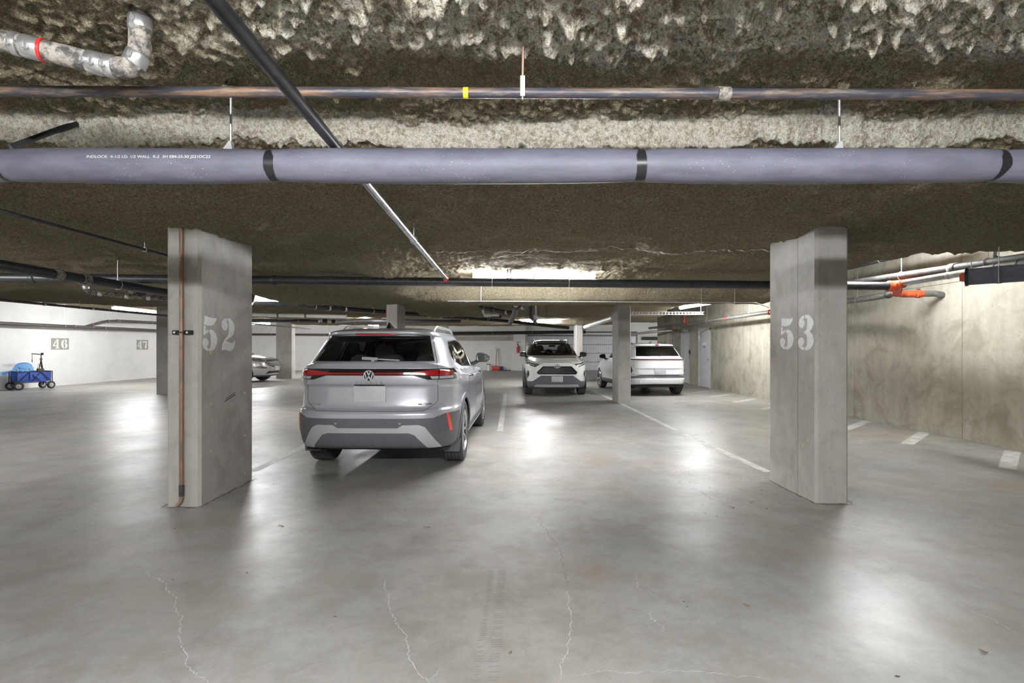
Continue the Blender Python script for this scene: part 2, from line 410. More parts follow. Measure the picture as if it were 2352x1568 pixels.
recl = sstep(0, 0.15, Y - 12.1 - 0.9 * np.clip(X + 12, 0, 9)) * (1 - sstep(-9.3, -9.1, X))
r2 = np.maximum(rec, recl)
Z = Z * (1 - r2) + 3.05 * r2
rot = lambda a: (X * math.cos(a) - Y * math.sin(a), X * math.sin(a) + Y * math.cos(a))
def vr(f, seed):
    u, v = rot(seed * 0.7); u = u + 0.25 / f * np.sin(v * f * 1.7); return vn(u * f, v * f, seed) - 0.5
far = 1 - 0.2 * sstep(3.0, 5.5, Y)
rough = (vr(2.3, 3) * 0.06 + vr(7, 4) * 0.035) * far
near = np.clip(1.2 - (np.abs(Y - 2) / 9), 0.35, 1)
rough += (vr(17, 5) * 0.030 + vr(34, 6) * 0.034 + vr(57, 11) * 0.026 * (Y < 3.2)) * near
hang = np.clip(vr(21, 8) + 0.5 - 0.58, 0, 1) * 0.13 + np.clip(vr(38, 9) + 0.5 - 0.55, 0, 1) * 0.07
pale_lit = 1.3 * sstep(2.25, 1.98, Y + 0.25 * n1) * sstep(-1.5, -0.2, X + 0.6 * n1)  # paler irregular patches over the nearest strip of ceiling
pale_lit = np.maximum(pale_lit, 5.0 * sstep(2.60, 2.64, Y - 0.09 * n1) * (1 - sstep(2.69, 2.72, Y - 0.09 * n1)))  # step face made paler: direct lamp light put into its colour
Z += rough - hang * pale_lit * sstep(2.5, 2.2, Y)
ny, nx = X.shape
me = bpy.data.meshes.new('ceiling')
vs = np.stack([X, Y, Z], -1).reshape(-1, 3)
idx = np.arange(nx * ny).reshape(ny, nx)
q = np.stack([idx[:-1, :-1], idx[1:, :-1], idx[1:, 1:], idx[:-1, 1:]], -1).reshape(-1, 4)
me.vertices.add(len(vs)); me.vertices.foreach_set('co', vs.ravel())
me.loops.add(q.size); me.loops.foreach_set('vertex_index', q.ravel().astype(np.int32))
me.polygons.add(len(q)); me.polygons.foreach_set('loop_start', np.arange(0, q.size, 4, dtype=np.int32))
me.update(calc_edges=True)
a = me.attributes.new('pale_lit', 'FLOAT', 'POINT'); a.data.foreach_set('value', pale_lit.ravel().astype(np.float32))
me.polygons.foreach_set('use_smooth', [True] * len(q))
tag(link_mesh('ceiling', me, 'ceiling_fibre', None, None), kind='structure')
def ceil_z(x, y):
    i = min(max(np.searchsorted(dx, x), 1), nx - 1); j = min(max(np.searchsorted(dy, y), 1), ny - 1)
    return float(Z[j, i])

def ceiling_crack(pts, w):
    q = []; vs = []; off = 0
    for a0, b0 in zip(pts, pts[1:]):
        a0, b0 = Vector(a0), Vector(b0); n = max(3, int((b0 - a0).length / 0.03)); q += [a0.lerp(b0, i / n) for i in range(n)]
    for i, p in enumerate(q):
        off = off * 0.8 + random.uniform(-0.02, 0.02); ww = w * random.uniform(0.3, 1.3)
        for sg in (-1, 1): vs.append((p.x, p.y + off + sg * ww / 2, ceil_z(p.x, p.y + off) - 0.012))
    MB().add(vs, [(2 * i, 2 * i + 1, 2 * i + 3, 2 * i + 2) for i in range(len(q) - 1)]).build('crack', 'crack_white', bpy.data.objects['ceiling'], None)
ceiling_crack([(-0.95, 5.62), (0.2, 5.60), (1.6, 5.62), (2.9, 5.70)], 0.022)
for x0, y0, x1, y1 in ((-0.3, 6.5, 0.5, 6.35), (0.2, 6.0, 0.9, 6.15), (-0.6, 6.2, 0.1, 6.3), (0.9, 6.45, 1.4, 6.3)): ceiling_crack([(x0, y0), (x1, y1)], 0.010)

# painted lines, cracks, tyre marks: pieces of the floor
def strip(p0, p1, w, name='painted_line', mat='line_paint', z=0.0015):
    p0, p1 = Vector((*p0, 0)), Vector((*p1, 0)); n = max(2, int((p1 - p0).length / 0.25)); t = (p1 - p0).normalized(); s = Vector((-t.y, t.x, 0))
    m = MB(); vs = []
    for i in range(n + 1):
        p = p0.lerp(p1, i / n)
        for sg in (-1, 1):
            q = p + s * sg * (w / 2 + random.uniform(-0.004, 0.004)); vs.append((q.x, q.y, z))
    m.add(vs, [(2 * i, 2 * i + 1, 2 * i + 3, 2 * i + 2) for i in range(n)])
    return m.build(name, mat, floor, None)
strip((2.88, 5.75), (2.80, 8.35), 0.11); strip((2.79, 8.75), (2.75, 12.9), 0.10); strip((2.72, 13.9), (2.66, 17.5), 0.10)
strip((-0.20, 8.6), (-0.20, 15.8), 0.10)
strip((-2.93, 5.8), (-3.05, 12.8), 0.11); strip((-3.05, 14.2), (-3.05, 21), 0.10)
strip((0.85, 13.5), (2.65, 13.5), 0.09); strip((3.1, 13.55), (3.65, 13.55), 0.09); strip((4.2, 13.5), (5.35, 13.52), 0.09); strip((-3, 13.5), (-0.3, 13.5), 0.08)
strip((5.30, 11.9), (5.72, 11.6), 0.08); strip((5.75, 9.6), (6.85, 10.7), 0.01)
for y0 in (5.92, 7.42, 8.78, 10.2, 11.7, 13.2, 14.7, 16.1): strip((5.72, y0), (6.82, y0 + 1.05), 0.16)
strip((-16.9, 16.4), (-11.2, 16.4), 0.09); strip((-16.9, 20.3), (-11.2, 20.3), 0.09)
def crack(pts, w=0.006, mat='crack_white', jag=0.012, name='crack'):
    q = []
    for i in range(len(pts) - 1):
        a, b = Vector(pts[i]), Vector(pts[i + 1]); n = max(3, int((b - a).length / 0.012))
        q += [a.lerp(b, j / n) for j in range(n)]
    off = 0; m = MB(); vs = []
    for i, p in enumerate(q):
        off = off * 0.86 + random.uniform(-jag, jag) * 0.75; t = (q[min(i + 1, len(q) - 1)] - q[max(i - 1, 0)]).normalized()
        ww = w * (0.62 if w < 0.03 else 1.0) * random.uniform(0.15, 1.0) * (0.4 + 0.6 * min(1, i / 6, (len(q) - i) / 6)); s = Vector((-t.y, t.x))
        c = p + s * off
        for sg in (-1, 1): vs.append(((c + s * sg * ww / 2).x, (c + s * sg * ww / 2).y, 0.001))
    m.add(vs, [(2 * i, 2 * i + 1, 2 * i + 3, 2 * i + 2) for i in range(len(q) - 1)])
    return m.build(name, mat, floor, None)
def G(px, py): d = F * EYE / (py - HY); return ((px - CX) * d / F, d)
crack([G(335, 1310), G(385, 1350), G(425, 1420), G(410, 1490), G(460, 1550), G(500, 1575)], 0.007)
crack([G(410, 1490), G(355, 1505)], 0.005)
crack([G(888, 1330), G(896, 1395), G(925, 1450), G(945, 1520), G(1000, 1568)], 0.007); crack([G(990, 1560), G(1020, 1527)], 0.005)
crack([G(1305, 1350), G(1315, 1430), G(1300, 1500), G(1275, 1570)], 0.007)
crack([G(1235, 1185), G(1285, 1260), G(1305, 1350)], 0.006, 'crack_dark')
crack([G(1460, 1315), G(1470, 1350), G(1515, 1370)], 0.005); crack([G(1500, 1405), G(1520, 1455)], 0.011, jag=0.02)
crack([G(1300, 1550), G(1560, 1537), G(1700, 1555), G(1785, 1568)], 0.005)
crack([G(2205, 1388), G(2290, 1425), G(2352, 1460)], 0.006)
crack([G(1590, 1120), G(1640, 1150)], 0.012, 'crack_dark'); crack([G(1640, 990), G(1570, 1005), G(1630, 1030)], 0.02, 'crack_dark', 0.02)
crack([G(1960, 1255), G(2080, 1330)], 0.003, 'crack_dark')
for x0, x1, y0, y1 in ((-3.06, -2.74, 4.47, 5.48), (2.71, 3.05, 4.58, 5.43)):      # grit swept against the column feet
    for seg in (((x0, y0), (x1, y0)), ((x1, y0), (x1, y1)), ((x0, y1), (x0, y0))): crack(seg, 0.045, 'floor_dirt', 0.01, 'grit')
# tyre tread print on the floor: fine cross bars, joined
m = MB()
for cx0, w in ((1.147, 0.05), (1.075, 0.03)):
    for i in range(58):
        yy = 2.14 + i * 0.0185; xx = (-0.105 if cx0 > 1.1 else -0.165) + 0.02 * (yy - 2.1) + random.uniform(-0.004, 0.004)
        if random.random() < 0.2: continue
        m.add([(xx, yy, .0012), (xx + w, yy + 0.006, .0012), (xx + w, yy + 0.011, .0012), (xx, yy + 0.005, .0012)], [(0, 1, 2, 3)])
o = m.build('tyre_print', 'tyre_mark', floor, None); o['kind'] = 'stuff'
for i in range(46):                                   # dark droppings and chips by the painted line
    pass
m = MB()
for i in range(150):
    x, y = random.choice(((random.gauss(2.15, 0.4), random.gauss(6.3, 0.8)), (random.uniform(-3, 6), random.uniform(2, 9))))
    r = random.uniform(0.003, 0.011); a = random.random() * 3
    m.add([(x + r * math.cos(a + t) * (1 + 0.9 * (t == 0)), y + r * math.sin(a + t), 0.0012) for t in (0, 1.3, 2.5, 3.6, 5.0)], [(0, 1, 2, 3, 4)])
o = m.build('floor_specks', 'crack_dark', floor, None); o['kind'] = 'stuff'

# garage door
gd = MB().box(0.92, 0.98, YB - 0.05, YB + 0.02, 0, 2.25).box(7.89, 7.95, YB - 0.05, YB + 0.02, 0, 2.25).box(0.92, 7.95, YB - 0.05, YB + 0.02, 2.2, 2.25).build('door_1', 'dark_grey', None, None); gd['kind'] = 'structure'
for r in range(4):
    z0, z1 = 0.01 + 0.55 * r, 0.555 + 0.55 * r
    m = MB(); x = 0.98; vs = []; i = 0
    while x < 7.89:
        for xx, yy in ((x, 0.0), (x + 0.06, 0.0), (x + 0.075, 0.018), (x + 0.125, 0.018)): vs += [(min(xx, 7.89), YB + yy, z0), (min(xx, 7.89), YB + yy, z1)]
        x += 0.14
    n = len(vs) // 2; m.add(vs, [(2 * i, 2 * i + 2, 2 * i + 3, 2 * i + 1) for i in range(n - 1)]).box(0.98, 7.89, YB + 0.03, YB + 0.06, z0, z1)
    pn = m.build('panel', 'garage_panel', gd, None)
    MB().box(0.98, 7.89, YB - 0.03, YB, z1 - 0.05, z1 - 0.012).build('strut', 'mid_grey', pn, None)
    for hx in (2.4, 4.1, 5.5, 6.95): MB().cyl((hx, YB - 0.05, z1), (hx, YB - 0.005, z1), 0.045, n=8).build('hinge', 'mid_grey', pn)
MB().cyl((0.9, YB - 0.12, 2.42), (7.9, YB - 0.12, 2.42), 0.04, n=10).build('torsion_bar', 'dark_grey', gd)
MB().bar((1.0, YB - 0.1, 2.3), (1.0, YB - 4.2, 2.36), 0.05, 0.06).bar((0.94, YB - 0.04, 0), (0.94, YB - 0.04, 2.3), 0.07, 0.05).build('track', 'zinc', gd, None)
MB().bar((1.05, YB - 4.2, 2.36), (0.62, YB - 4.2, 2.85), 0.05, 0.03).bar((1.05, YB - 4.2, 2.36), (1.12, YB - 4.2, 2.85), 0.05, 0.03).build('track_hanger', 'housing_white', gd, None)

# steel doors in the right wall
def steel_door(name, y0, y1, depth, extra):
    d = MB().box(XR - 0.02, XR + 0.13, y0, y0 + 0.06, 0, 2.11).box(XR - 0.02, XR + 0.13, y1 - 0.06, y1, 0, 2.11).box(XR - 0.02, XR + 0.13, y0, y1, 2.05, 2.13).build(name, 'door_paint', None, None)
    d['kind'] = 'structure'
    s = MB().rbox(XR + depth, XR + depth + 0.045, y0 + 0.063, y1 - 0.063, 0.012, 2.047, 0.003).build('door_leaf', 'door_paint', d)
    hy = y0 + 0.13
    MB().rbox(XR + depth - 0.012, XR + depth, hy - 0.03, hy + 0.03, 0.93, 1.12, 0.004).cyl((XR + depth - 0.06, hy, 1.02), (XR + depth, hy, 1.02), 0.012, n=10).bar((XR + depth - 0.055, hy, 1.02), (XR + depth - 0.055, hy + 0.11, 1.02), 0.02, 0.02).build('door_handle', 'zinc', s)
    if extra:
        MB().box(XR + depth - 0.004, XR + depth, y0 + 0.36, y0 + 0.76, 1.52, 1.61).build('notice', 'label_white', s, None)
        MB().box(XR + depth - 0.004, XR + depth, y0 + 0.50, y0 + 0.64, 1.42, 1.47).build('number_tab', 'dark_grey', s, None)
        MB().box(XR + depth - 0.06, XR + depth, y0 + 0.62, y0 + 0.92, 1.86, 1.94).bar((XR + depth - 0.05, y0 + 0.8, 1.93), (XR - 0.04, y0 + 0.35, 2.06), 0.03, 0.02).build('door_closer', 'satin_silver', s, None)
        MB().tube([(XR + depth - 0.004, hy - 0.05, 1.22), (XR + depth - 0.05, hy - 0.05, 1.24), (XR + depth - 0.05, hy - 0.05, 1.40), (XR + depth - 0.004, hy - 0.05, 1.42)], 0.009, 8).build('pull_handle', 'satin_silver', s)
        for z in (0.25, 1.0, 1.8): MB().cyl((XR + depth - 0.01, y1 - 0.065, z - 0.05), (XR + depth - 0.01, y1 - 0.065, z + 0.05), 0.011, n=8).build('hinge', 'zinc', s)
    else:
        MB().box(XR + depth - 0.004, XR + depth, y0 + 0.3, y0 + 0.42, 1.5, 1.54).build('number_tab', 'dark_grey', s, None)
    return d
steel_door('door_2', 17.80, 18.92, 0.0, True)
steel_door('door_3', 19.88, 20.88, 0.10, False)

# ================================================================== COLUMNS with stencilled numbers
D5 = [[(340,325),(420,335),(510,352),(580,365),(650,362),(692,345),(680,420),(640,500),(590,555),(520,578),(430,578),(330,560)],
 [(325,600),(375,600),(372,740),(410,715),(458,692),(458,760),(410,785),(370,820),(340,845),(315,825)],
 [(487,690),(560,690),(620,730),(670,800),(700,880),(715,960),(705,1060),(680,1150),(640,1220),(580,1270),(480,1290),(475,1215),(510,1190),(528,1150),(530,1000),(528,850),(515,800),(488,770)],
 [(365,930),(410,950),(440,990),(457,1050),(445,1110),(415,1170),(420,1190),(455,1215),(455,1285),(400,1270),(340,1220),(305,1160),(290,1080),(290,1010),(310,965),(335,940)]]
D2 = [[(1000,368),(1000,440),(975,455),(1005,500),(1020,560),(1012,640),(990,690),(955,710),(915,700),(880,650),(858,590),(858,510),(885,430),(930,385),(970,368)],
 [(1030,370),(1080,372),(1130,400),(1180,460),(1210,530),(1222,610),(1215,700),(1190,790),(1140,860),(1060,920),(985,985),(1000,1015),(1080,1035),(1150,1052),(1185,1050),(1205,980),(1230,985),(1238,1020),(1228,1100),(1205,1180),(1160,1245),(1100,1278),(1040,1270),(980,1245),(930,1225),(890,1265),(862,1245),(862,1180),(880,1080),(910,1000),(960,925),(1020,860),(1050,790),(1060,700),(1062,600),(1055,500),(1030,430)]]
D3 = [[(918,290),(918,380),(890,395),(925,470),(930,530),(910,600),(880,635),(845,645),(805,620),(775,560),(770,490),(790,410),(840,330)],
 [(945,290),(1010,290),(1080,330),(1140,420),(1168,510),(1160,590),(1130,670),(1065,745),(1110,790),(1150,860),(1172,960),(1165,1060),(1130,1150),(1070,1220),(1000,1250),(942,1255),(942,1180),(985,1130),(1000,1060),(998,900),(985,830),(950,800),(918,775),(925,740),(960,725),(990,680),(1000,600),(1005,470),(1000,390),(945,380)],
 [(840,905),(880,910),(905,950),(915,1020),(900,1090),(858,1130),(880,1155),(918,1178),(918,1250),(850,1230),(790,1170),(755,1090),(750,1020),(770,950),(805,912)]]
def flip(d): return [[(a * 100, 100 - b * 100) for a, b in p] for p in d]
D4 = flip([[(0,.25),(0,.34),(.48,.95),(.5,.78),(.2,.35),(.5,.35),(.5,.25)], [(.55,1),(.82,1),(.82,.12),(.97,.08),(.97,0),(.35,0),(.35,.08),(.55,.12)]])
D6 = flip([[(.45,1),(.2,.85),(.05,.5),(.15,.15),(.45,0),(.45,.08),(.38,.5),(.45,.92)], [(.55,1),(.8,.95),(.92,.8),(.8,.66),(.65,.74),(.6,.88)],
           [(.55,.62),(.75,.63),(.95,.45),(.95,.2),(.75,.02),(.55,0),(.62,.12),(.65,.35),(.6,.52)]])
D7 = flip([[(0,1),(.08,1),(.2,.92),(.5,.97),(1,.95),(1,.8),(.5,.78),(.15,.78),(0,.66)], [(.72,.74),(1,.74),(.86,.5),(.84,.1),(.7,0),(.5,.02),(.42,.15),(.5,.4)]])
def digit(d, w, h, fn, parent, a0, mirror=False):      # fn(a, b, t): a along the face, b up from the digit's middle, t outwards
    xs = [p[0] for q in d for p in q]; ys = [p[1] for q in d for p in q]
    x0, x1, y0, y1 = min(xs), max(xs), min(ys), max(ys)
    m = MB()
    for q in d:
        pl = [(a0 + (x - x0) / (x1 - x0) * w, h / 2 - (y - y0) / (y1 - y0) * h) for x, y in q]
        m.prism(pl, fn, 0.0, 0.0012)
    return m.build('stencil_digit', 'stencil_paint', parent, None)

def column(label, x0, x1, y0, y1, rz=0.0, h=2.62, mat='column_concrete'):
    c = thing('column', label, 'column', (x0, y0, 0), rz)
    MB().cbox(0, x1 - x0, 0, y1 - y0, 0, h, 0.022).build('shaft', mat, c, None)
    return c
c52 = column('concrete column stencilled 52 with a copper pipe down its front', -3.04, -2.745, 4.50, 5.47, math.radians(1.6))
f52 = lambda a, b, t: (0.295 + t, a, 1.523 + b)
digit(D5, 0.236, 0.316, f52, c52, 0.035); digit(D2, 0.245, 0.318, f52, c52, 0.352)
for yy, zz in ((0.17, 2.05), (0.17, 1.35), (0.17, 0.88), (0.17, 0.45), (0.80, 2.05), (0.80, 1.36), (0.80, 0.93), (0.80, 0.49), (0.80, 0.10)):
    MB().lathe([(0.0, 0.004), (0.009, 0.004), (0.015, 0.002), (0.017, 0.0)], (0.295, yy, zz), (1, 0, 0), 12).build('plug', 'yellow_plug', c52)
MB().bar((0.2955, 0.40, 0.88), (0.2955, 0.60, 0.93), 0.002, 0.008).bar((0.2955, 0.42, 0.905), (0.2955, 0.60, 0.95), 0.002, 0.006).build('scuff', 'black_plastic', c52, None)
c53 = column('concrete column stencilled 53 standing free at the right', 2.73, 3.03, 4.60, 5.42, math.radians(0.6))
f53 = lambda a, b, t: (-t, 0.60 - a, 1.537 + b)
digit(D5, 0.245, 0.315, f53, c53, 0.0); digit(D3, 0.248, 0.33, f53, c53, 0.32)
for yy, zz in ((0.2, 0.48), (0.12, 0.55)): MB().lathe([(0.0, 0.004), (0.011, 0.004), (0.015, 0.0)], (0, yy, zz), (-1, 0, 0), 12).build('plug', 'yellow_plug', c53)
for yy in (0.285,):                           # board marks left by the formwork
    MB().box(-0.0012, 0.0, yy, yy + 0.003, 0.0, 2.45).build('board_joint', 'crack_dark', c53, None)
column('concrete column standing between the two white cars', 2.70, 3.02, 13.0, 13.8)
column('slim concrete column in front of the garage door', 2.66, 2.96, 21.3, 22.1, h=2.6)
cbell = column('concrete column with the red alarm bell, behind the silver hatch', -3.19, -2.90, 13.0, 13.9)
column('far concrete column just above the roof rail of the silver car', -3.05, -2.75, 21.3, 22.2, h=2.6)
column('broad concrete column in front of the grey car nose', -10.93, -10.2, 23.7, 24.1, h=3.1)
column('concrete column hiding the middle of the parked grey car', -10.85, -10.2, 15.6, 16.0, h=3.1)
bl = thing('alarm_bell', 'red round alarm bell on the side of a column', 'alarm bell', (-3.19, 13.3, 2.33))
MB().lathe([(0.0, 0.075), (0.07, 0.07), (0.12, 0.045), (0.135, 0.0), (0.11, 0.0)], (0, 0, 0), (-1, 0, 0), 24).build('gong', 'red_paint', bl)
MB().cyl((0, 0, 0), (-0.02, 0, 0), 0.07, n=16).build('back_box', 'dark_grey', bl)

# numbers on the left wall
def wall_number(txt, ds, yc, w, h, z):
    t = thing('stall_number', '%s painted number panel reading %s on the white wall' % (('larger nearer', 'smaller farther')[txt == '47'], txt), 'number panel', (XL, yc, z))
    MB().box(0, 0.003, -w / 2, w / 2, -h / 2, h / 2).build('painted_ground', 'stencil_ground', t, None)
    for k2, d in enumerate(ds):
        digit(d, w * 0.36, h * 0.8, lambda a, b, tt: (0.003 + tt, a, b), t, (-0.40 + 0.45 * k2) * w)
wall_number('46', (D4, D6), 19.26, 0.76, 0.43, 1.56)
wall_number('47', (D4, D7), 23.55, 0.74, 0.45, 1.56)

# ================================================================== CARS
def pchip(ys, q):
    ys = np.asarray(ys, float); n = len(ys); d = np.diff(ys); m = np.zeros(n)
    for i in range(1, n - 1):
        if d[i - 1] * d[i] > 0: m[i] = 2 * d[i - 1] * d[i] / (d[i - 1] + d[i])
    m[0], m[-1] = d[0], d[-1]
    i = np.clip(q.astype(int), 0, n - 2); t = q - i
    return ys[i] * (2 * t**3 - 3 * t**2 + 1) + m[i] * (t**3 - 2 * t**2 + t) + ys[i + 1] * (3 * t**2 - 2 * t**3) + m[i + 1] * (t**3 - t**2)

def half_outline(W, a, p, q, fr):                     # from the end's middle (0, a) round the corner to the side (W, 0)
    th = np.linspace(0, PI / 2, 260)
    x = W * np.sin(th) ** (2 / p); y = a * np.cos(th) ** (2 / q)
    # finer near both ends
    xx = np.concatenate([np.linspace(0, x[1], 12)[:-1], x[1:]]); yy = np.where(xx < 1e-9, a, a * np.clip(1 - (xx / W) ** p, 0, 1) ** (1 / q))
    yt = np.linspace(yy[-2], 0, 40); xt = W * np.clip(1 - (yt / a) ** q, 0, 1) ** (1 / p)
    xx = np.concatenate([xx[:-1], xt]); yy = np.concatenate([yy[:-1], yt])
    s = np.concatenate([[0], np.cumsum(np.hypot(np.diff(xx), np.diff(yy)))]); s /= s[-1]
    return np.interp(fr, s, xx), np.interp(fr, s, yy)

class Car:
    def __init__(s, rings, sub=5, nr=34, nf=30, zm=None):
        s.zm = zm or (lambda z: z)
        R = np.array([[s.zm(v) if i in (1, 3, 5) else v for i, v in enumerate(r)] for r in rings], float); n = len(R); q = np.linspace(0, n - 1, (n - 1) * sub + 1)
        C = [pchip(R[:, i], q) for i in range(R.shape[1])]
        fr = np.linspace(0, 1, nr); ff = np.linspace(1, 0, nf)[1:]
        fr = fr ** 1.0
        pts = []
        for k in range(len(q)):
            yR, zR, W, zS, yF, zF, pR, qR, pF, qF = [c[k] for c in C]
            ym = 0.5 * (yR + yF); aR = ym - yR; aF = yF - ym
            x1, y1 = half_outline(W, aR, pR, qR, fr); x2, y2 = half_outline(W, aF, pF, qF, ff)
            z1 = zS + (zR - zS) * (y1 / aR) ** 3.0; z2 = zS + (zF - zS) * (y2 / aF) ** 3.0
            half = [(x, ym - y, z) for x, y, z in zip(x1, y1, z1)] + [(x, ym + y, z) for x, y, z in zip(x2, y2, z2)]
            pts.append(half + [(-x, y, z) for x, y, z in half[-2:0:-1]])
        m = len(pts[0]); s.bm = bmesh.new()
        V = [[s.bm.verts.new(p) for p in r] for r in pts]
        for i in range(len(V) - 1):
            for j in range(m):
                s.bm.faces.new((V[i][j], V[i][(j + 1) % m], V[i + 1][(j + 1) % m], V[i + 1][j]))
        s.bm.faces.new(V[-1])
        bmesh.ops.remove_doubles(s.bm, verts=s.bm.verts[:], dist=1e-5)
        s.bm.normal_update()
        s.lay = s.bm.faces.layers.int.new('part'); s.bvh = BVHTree.FromBMesh(s.bm); s.names = ['']
        for f in s.bm.faces: f.smooth = True
    AX = {'R': (0, 2, 1, -1), 'F': (0, 2, 1, 1), 'S': (1, 2, 0, 0)}
    def cut(s, poly, view, part, filt=None, mark=True):
        a, b, ax, sg = s.AX[view]; poly = [(u, s.zm(w)) for u, w in poly]
        if part not in s.names: s.names.append(part)
        pid = s.names.index(part)
        xs = [p[0] for p in poly]; ys = [p[1] for p in poly]
        bb = (min(xs), max(xs), min(ys), max(ys)); e = 1e-4
        def ok(f):
            c = f.calc_center_median()
            if sg and f.normal[ax] * sg < 0.02: return False
            return filt is None or filt(c, f.normal)
        def box(f):
            u = [v.co[a] for v in f.verts]; w = [v.co[b] for v in f.verts]; return min(u), max(u), min(w), max(w)
        cand = {}
        for f in s.bm.faces:
            B = box(f)
            if B[1] < bb[0] - e or B[0] > bb[1] + e or B[3] < bb[2] - e or B[2] > bb[3] + e or not ok(f): continue
            cand[f] = B
        for i in range(len(poly)):
            p, r = poly[i], poly[(i + 1) % len(poly)]
            du, dw = r[0] - p[0], r[1] - p[1]; L = math.hypot(du, dw)
            if L < 1e-6: continue
            no = [0, 0, 0]; no[a] = -dw / L; no[b] = du / L; co = [0, 0, 0]; co[a], co[b] = p
            x0, x1, y0, y1 = min(p[0], r[0]) - e, max(p[0], r[0]) + e, min(p[1], r[1]) - e, max(p[1], r[1]) + e
            fs = []
            for f, B in cand.items():
                if B[1] < x0 or B[0] > x1 or B[3] < y0 or B[2] > y1: continue
                dd = [(v.co[a] - p[0]) * no[a] + (v.co[b] - p[1]) * no[b] for v in f.verts]
                if min(dd) < -1e-6 and max(dd) > 1e-6: fs.append(f)
            if not fs: continue
            g = list({v for f in fs for v in f.verts}) + list({x for f in fs for x in f.edges}) + fs
            res = bmesh.ops.bisect_plane(s.bm, geom=g, dist=1e-6, plane_co=co, plane_no=no)
            for f in fs:
                if not f.is_valid: cand.pop(f, None)
                else: cand[f] = box(f)
            for x in res['geom']:
                if isinstance(x, bmesh.types.BMFace) and x.is_valid: cand[x] = box(x)
        n = len(poly)
        for f in cand:
            if not f.is_valid: continue
            c = f.calc_center_median(); u, w = c[a], c[b]; ins = False
            for i in range(n):
                (x0, y0), (x1, y1) = poly[i], poly[(i + 1) % n]
                if (y0 > w) != (y1 > w) and u < (x1 - x0) * (w - y0) / (y1 - y0) + x0: ins = not ins
            if ins and ok(f): f[s.lay] = pid
        return s
    def mirror(s, poly, view, part, filt=None):        # the same outline on both sides of the middle
        s.cut(poly, view, part, filt); s.cut([(-x, z) for x, z in poly][::-1], view, part, filt); return s
    def drop(s, part):
        pid = s.names.index(part)
        bmesh.ops.delete(s.bm, geom=[f for f in s.bm.faces if f[s.lay] == pid], context='FACES')
    def finish(s, root, spec, body_mat):
        s.bm.normal_update(); out = {}
        groups = {}
        for f in s.bm.faces: groups.setdefault(f[s.lay], []).append(f)
        for pid, fs in groups.items():
            name, mat, off, parent, label = ('body_shell', body_mat, 0.0, None, None) if pid == 0 else spec[s.names[pid]]
            # one object for each connected piece of a part
            left = set(fs); pieces = []
            if pid == 0: pieces = [fs]
            else:
                while left:
                    st = [left.pop()]; pc = []
                    while st:
                        f = st.pop(); pc.append(f)
                        for ed in f.edges:
                            for g in ed.link_faces:
                                if g in left: left.discard(g); st.append(g)
                    if sum(f.calc_area() for f in pc) > 2e-5: pieces.append(pc)
            for pc in pieces:
                idx = {}; vs = []; ns = []; faces = []
                for f in pc:
                    t = []
                    for v in f.verts:
                        if v not in idx: idx[v] = len(vs); vs.append(v.co + v.normal * off); ns.append(v.normal.copy())
                        t.append(idx[v])
                    faces.append(t)
                if off:
                    ps = set(pc)
                    for f in pc:
                        for lp in f.loops:
                            if any(g in ps and g is not f for g in lp.edge.link_faces): continue
                            v0, v1 = lp.vert, lp.link_loop_next.vert
                            A, B = v0.co + v0.normal * off, v1.co + v1.normal * off
                            lo = min(off, 0) - 0.006
                            if off < 0: lo = 0.0
                            Cc, D = v1.co + v1.normal * lo, v0.co + v0.normal * lo
                            nn = (B - A).cross(v0.normal)
                            if nn.length < 1e-9: continue
                            nn.normalize(); b0 = len(vs); vs += [A, B, Cc, D]; ns += [nn] * 4; faces.append([b0 + 1, b0, b0 + 3, b0 + 2])
                me = bpy.data.meshes.new(name); me.from_pydata([v[:] for v in vs], [], faces)
                me.polygons.foreach_set('use_smooth', [True] * len(me.polygons))
                if len(me.vertices) == len(ns): me.normals_split_custom_set_from_vertices([tuple(x) for x in ns])
                o = link_mesh(name, me, mat, out.get(parent, root) if parent else root, None)
                if label: o['label'] = label
                out.setdefault(name, o)
        s.bm.free(); return out
    def surf(s, u, w, view, side=1):
        if view != 'T': w = s.zm(w)
        if view == 'S': o, d = Vector((3 * side, u, w)), Vector((-side, 0, 0))
        elif view == 'R': o, d = Vector((u, -5, w)), Vector((0, 1, 0))
        elif view == 'T': o, d = Vector((u, w, 4)), Vector((0, 0, -1))
        else: o, d = Vector((u, 5, w)), Vector((0, -1, 0))
        h = s.bvh.ray_cast(o, d); return (h[0], h[1]) if h[0] is not None else (None, None)
    def line(s, pts, view, root, name='panel_gap', mat='panel_gap', r=0.0028, side=1, step=0.04, lift=-0.0005):
        q = []
        for i in range(len(pts) - 1):
            a, b = Vector(pts[i]), Vector(pts[i + 1]); n = max(1, int((b - a).length / step))
            q += [a.lerp(b, j / n) for j in range(n)]
        q.append(Vector(pts[-1])); P3 = []
        for u in q:
            c, no = s.surf(u.x, u.y, view, side)
            if c is not None: P3.append(c + no * lift)
        if len(P3) > 1: return MB().tube(P3, r, 6).build(name, mat, root)
    def stick(s, poly, view, name, mat, root, t=0.006, side=1, sub=1):   # a flat polygon laid onto the skin
        m = MB(); top = []; bot = []
        for u, w in poly:
            c, no = s.surf(u, w, view, side)
            if c is None: return None
            top.append(c + no * t); bot.append(c - no * 0.004)
        n = len(poly)
        m.add(top + bot, [tuple(range(n)), tuple(range(2 * n - 1, n - 1, -1))] + [(i, n + i, n + (i + 1) % n, (i + 1) % n) for i in range(n)])
        return m.build(name, mat, root, None)

def circle(cy, cz, r, n=40, a0=0.0): return [(cy + r * math.cos(a0 + 2 * PI * i / n), cz + r * math.sin(a0 + 2 * PI * i / n)) for i in range(n)]

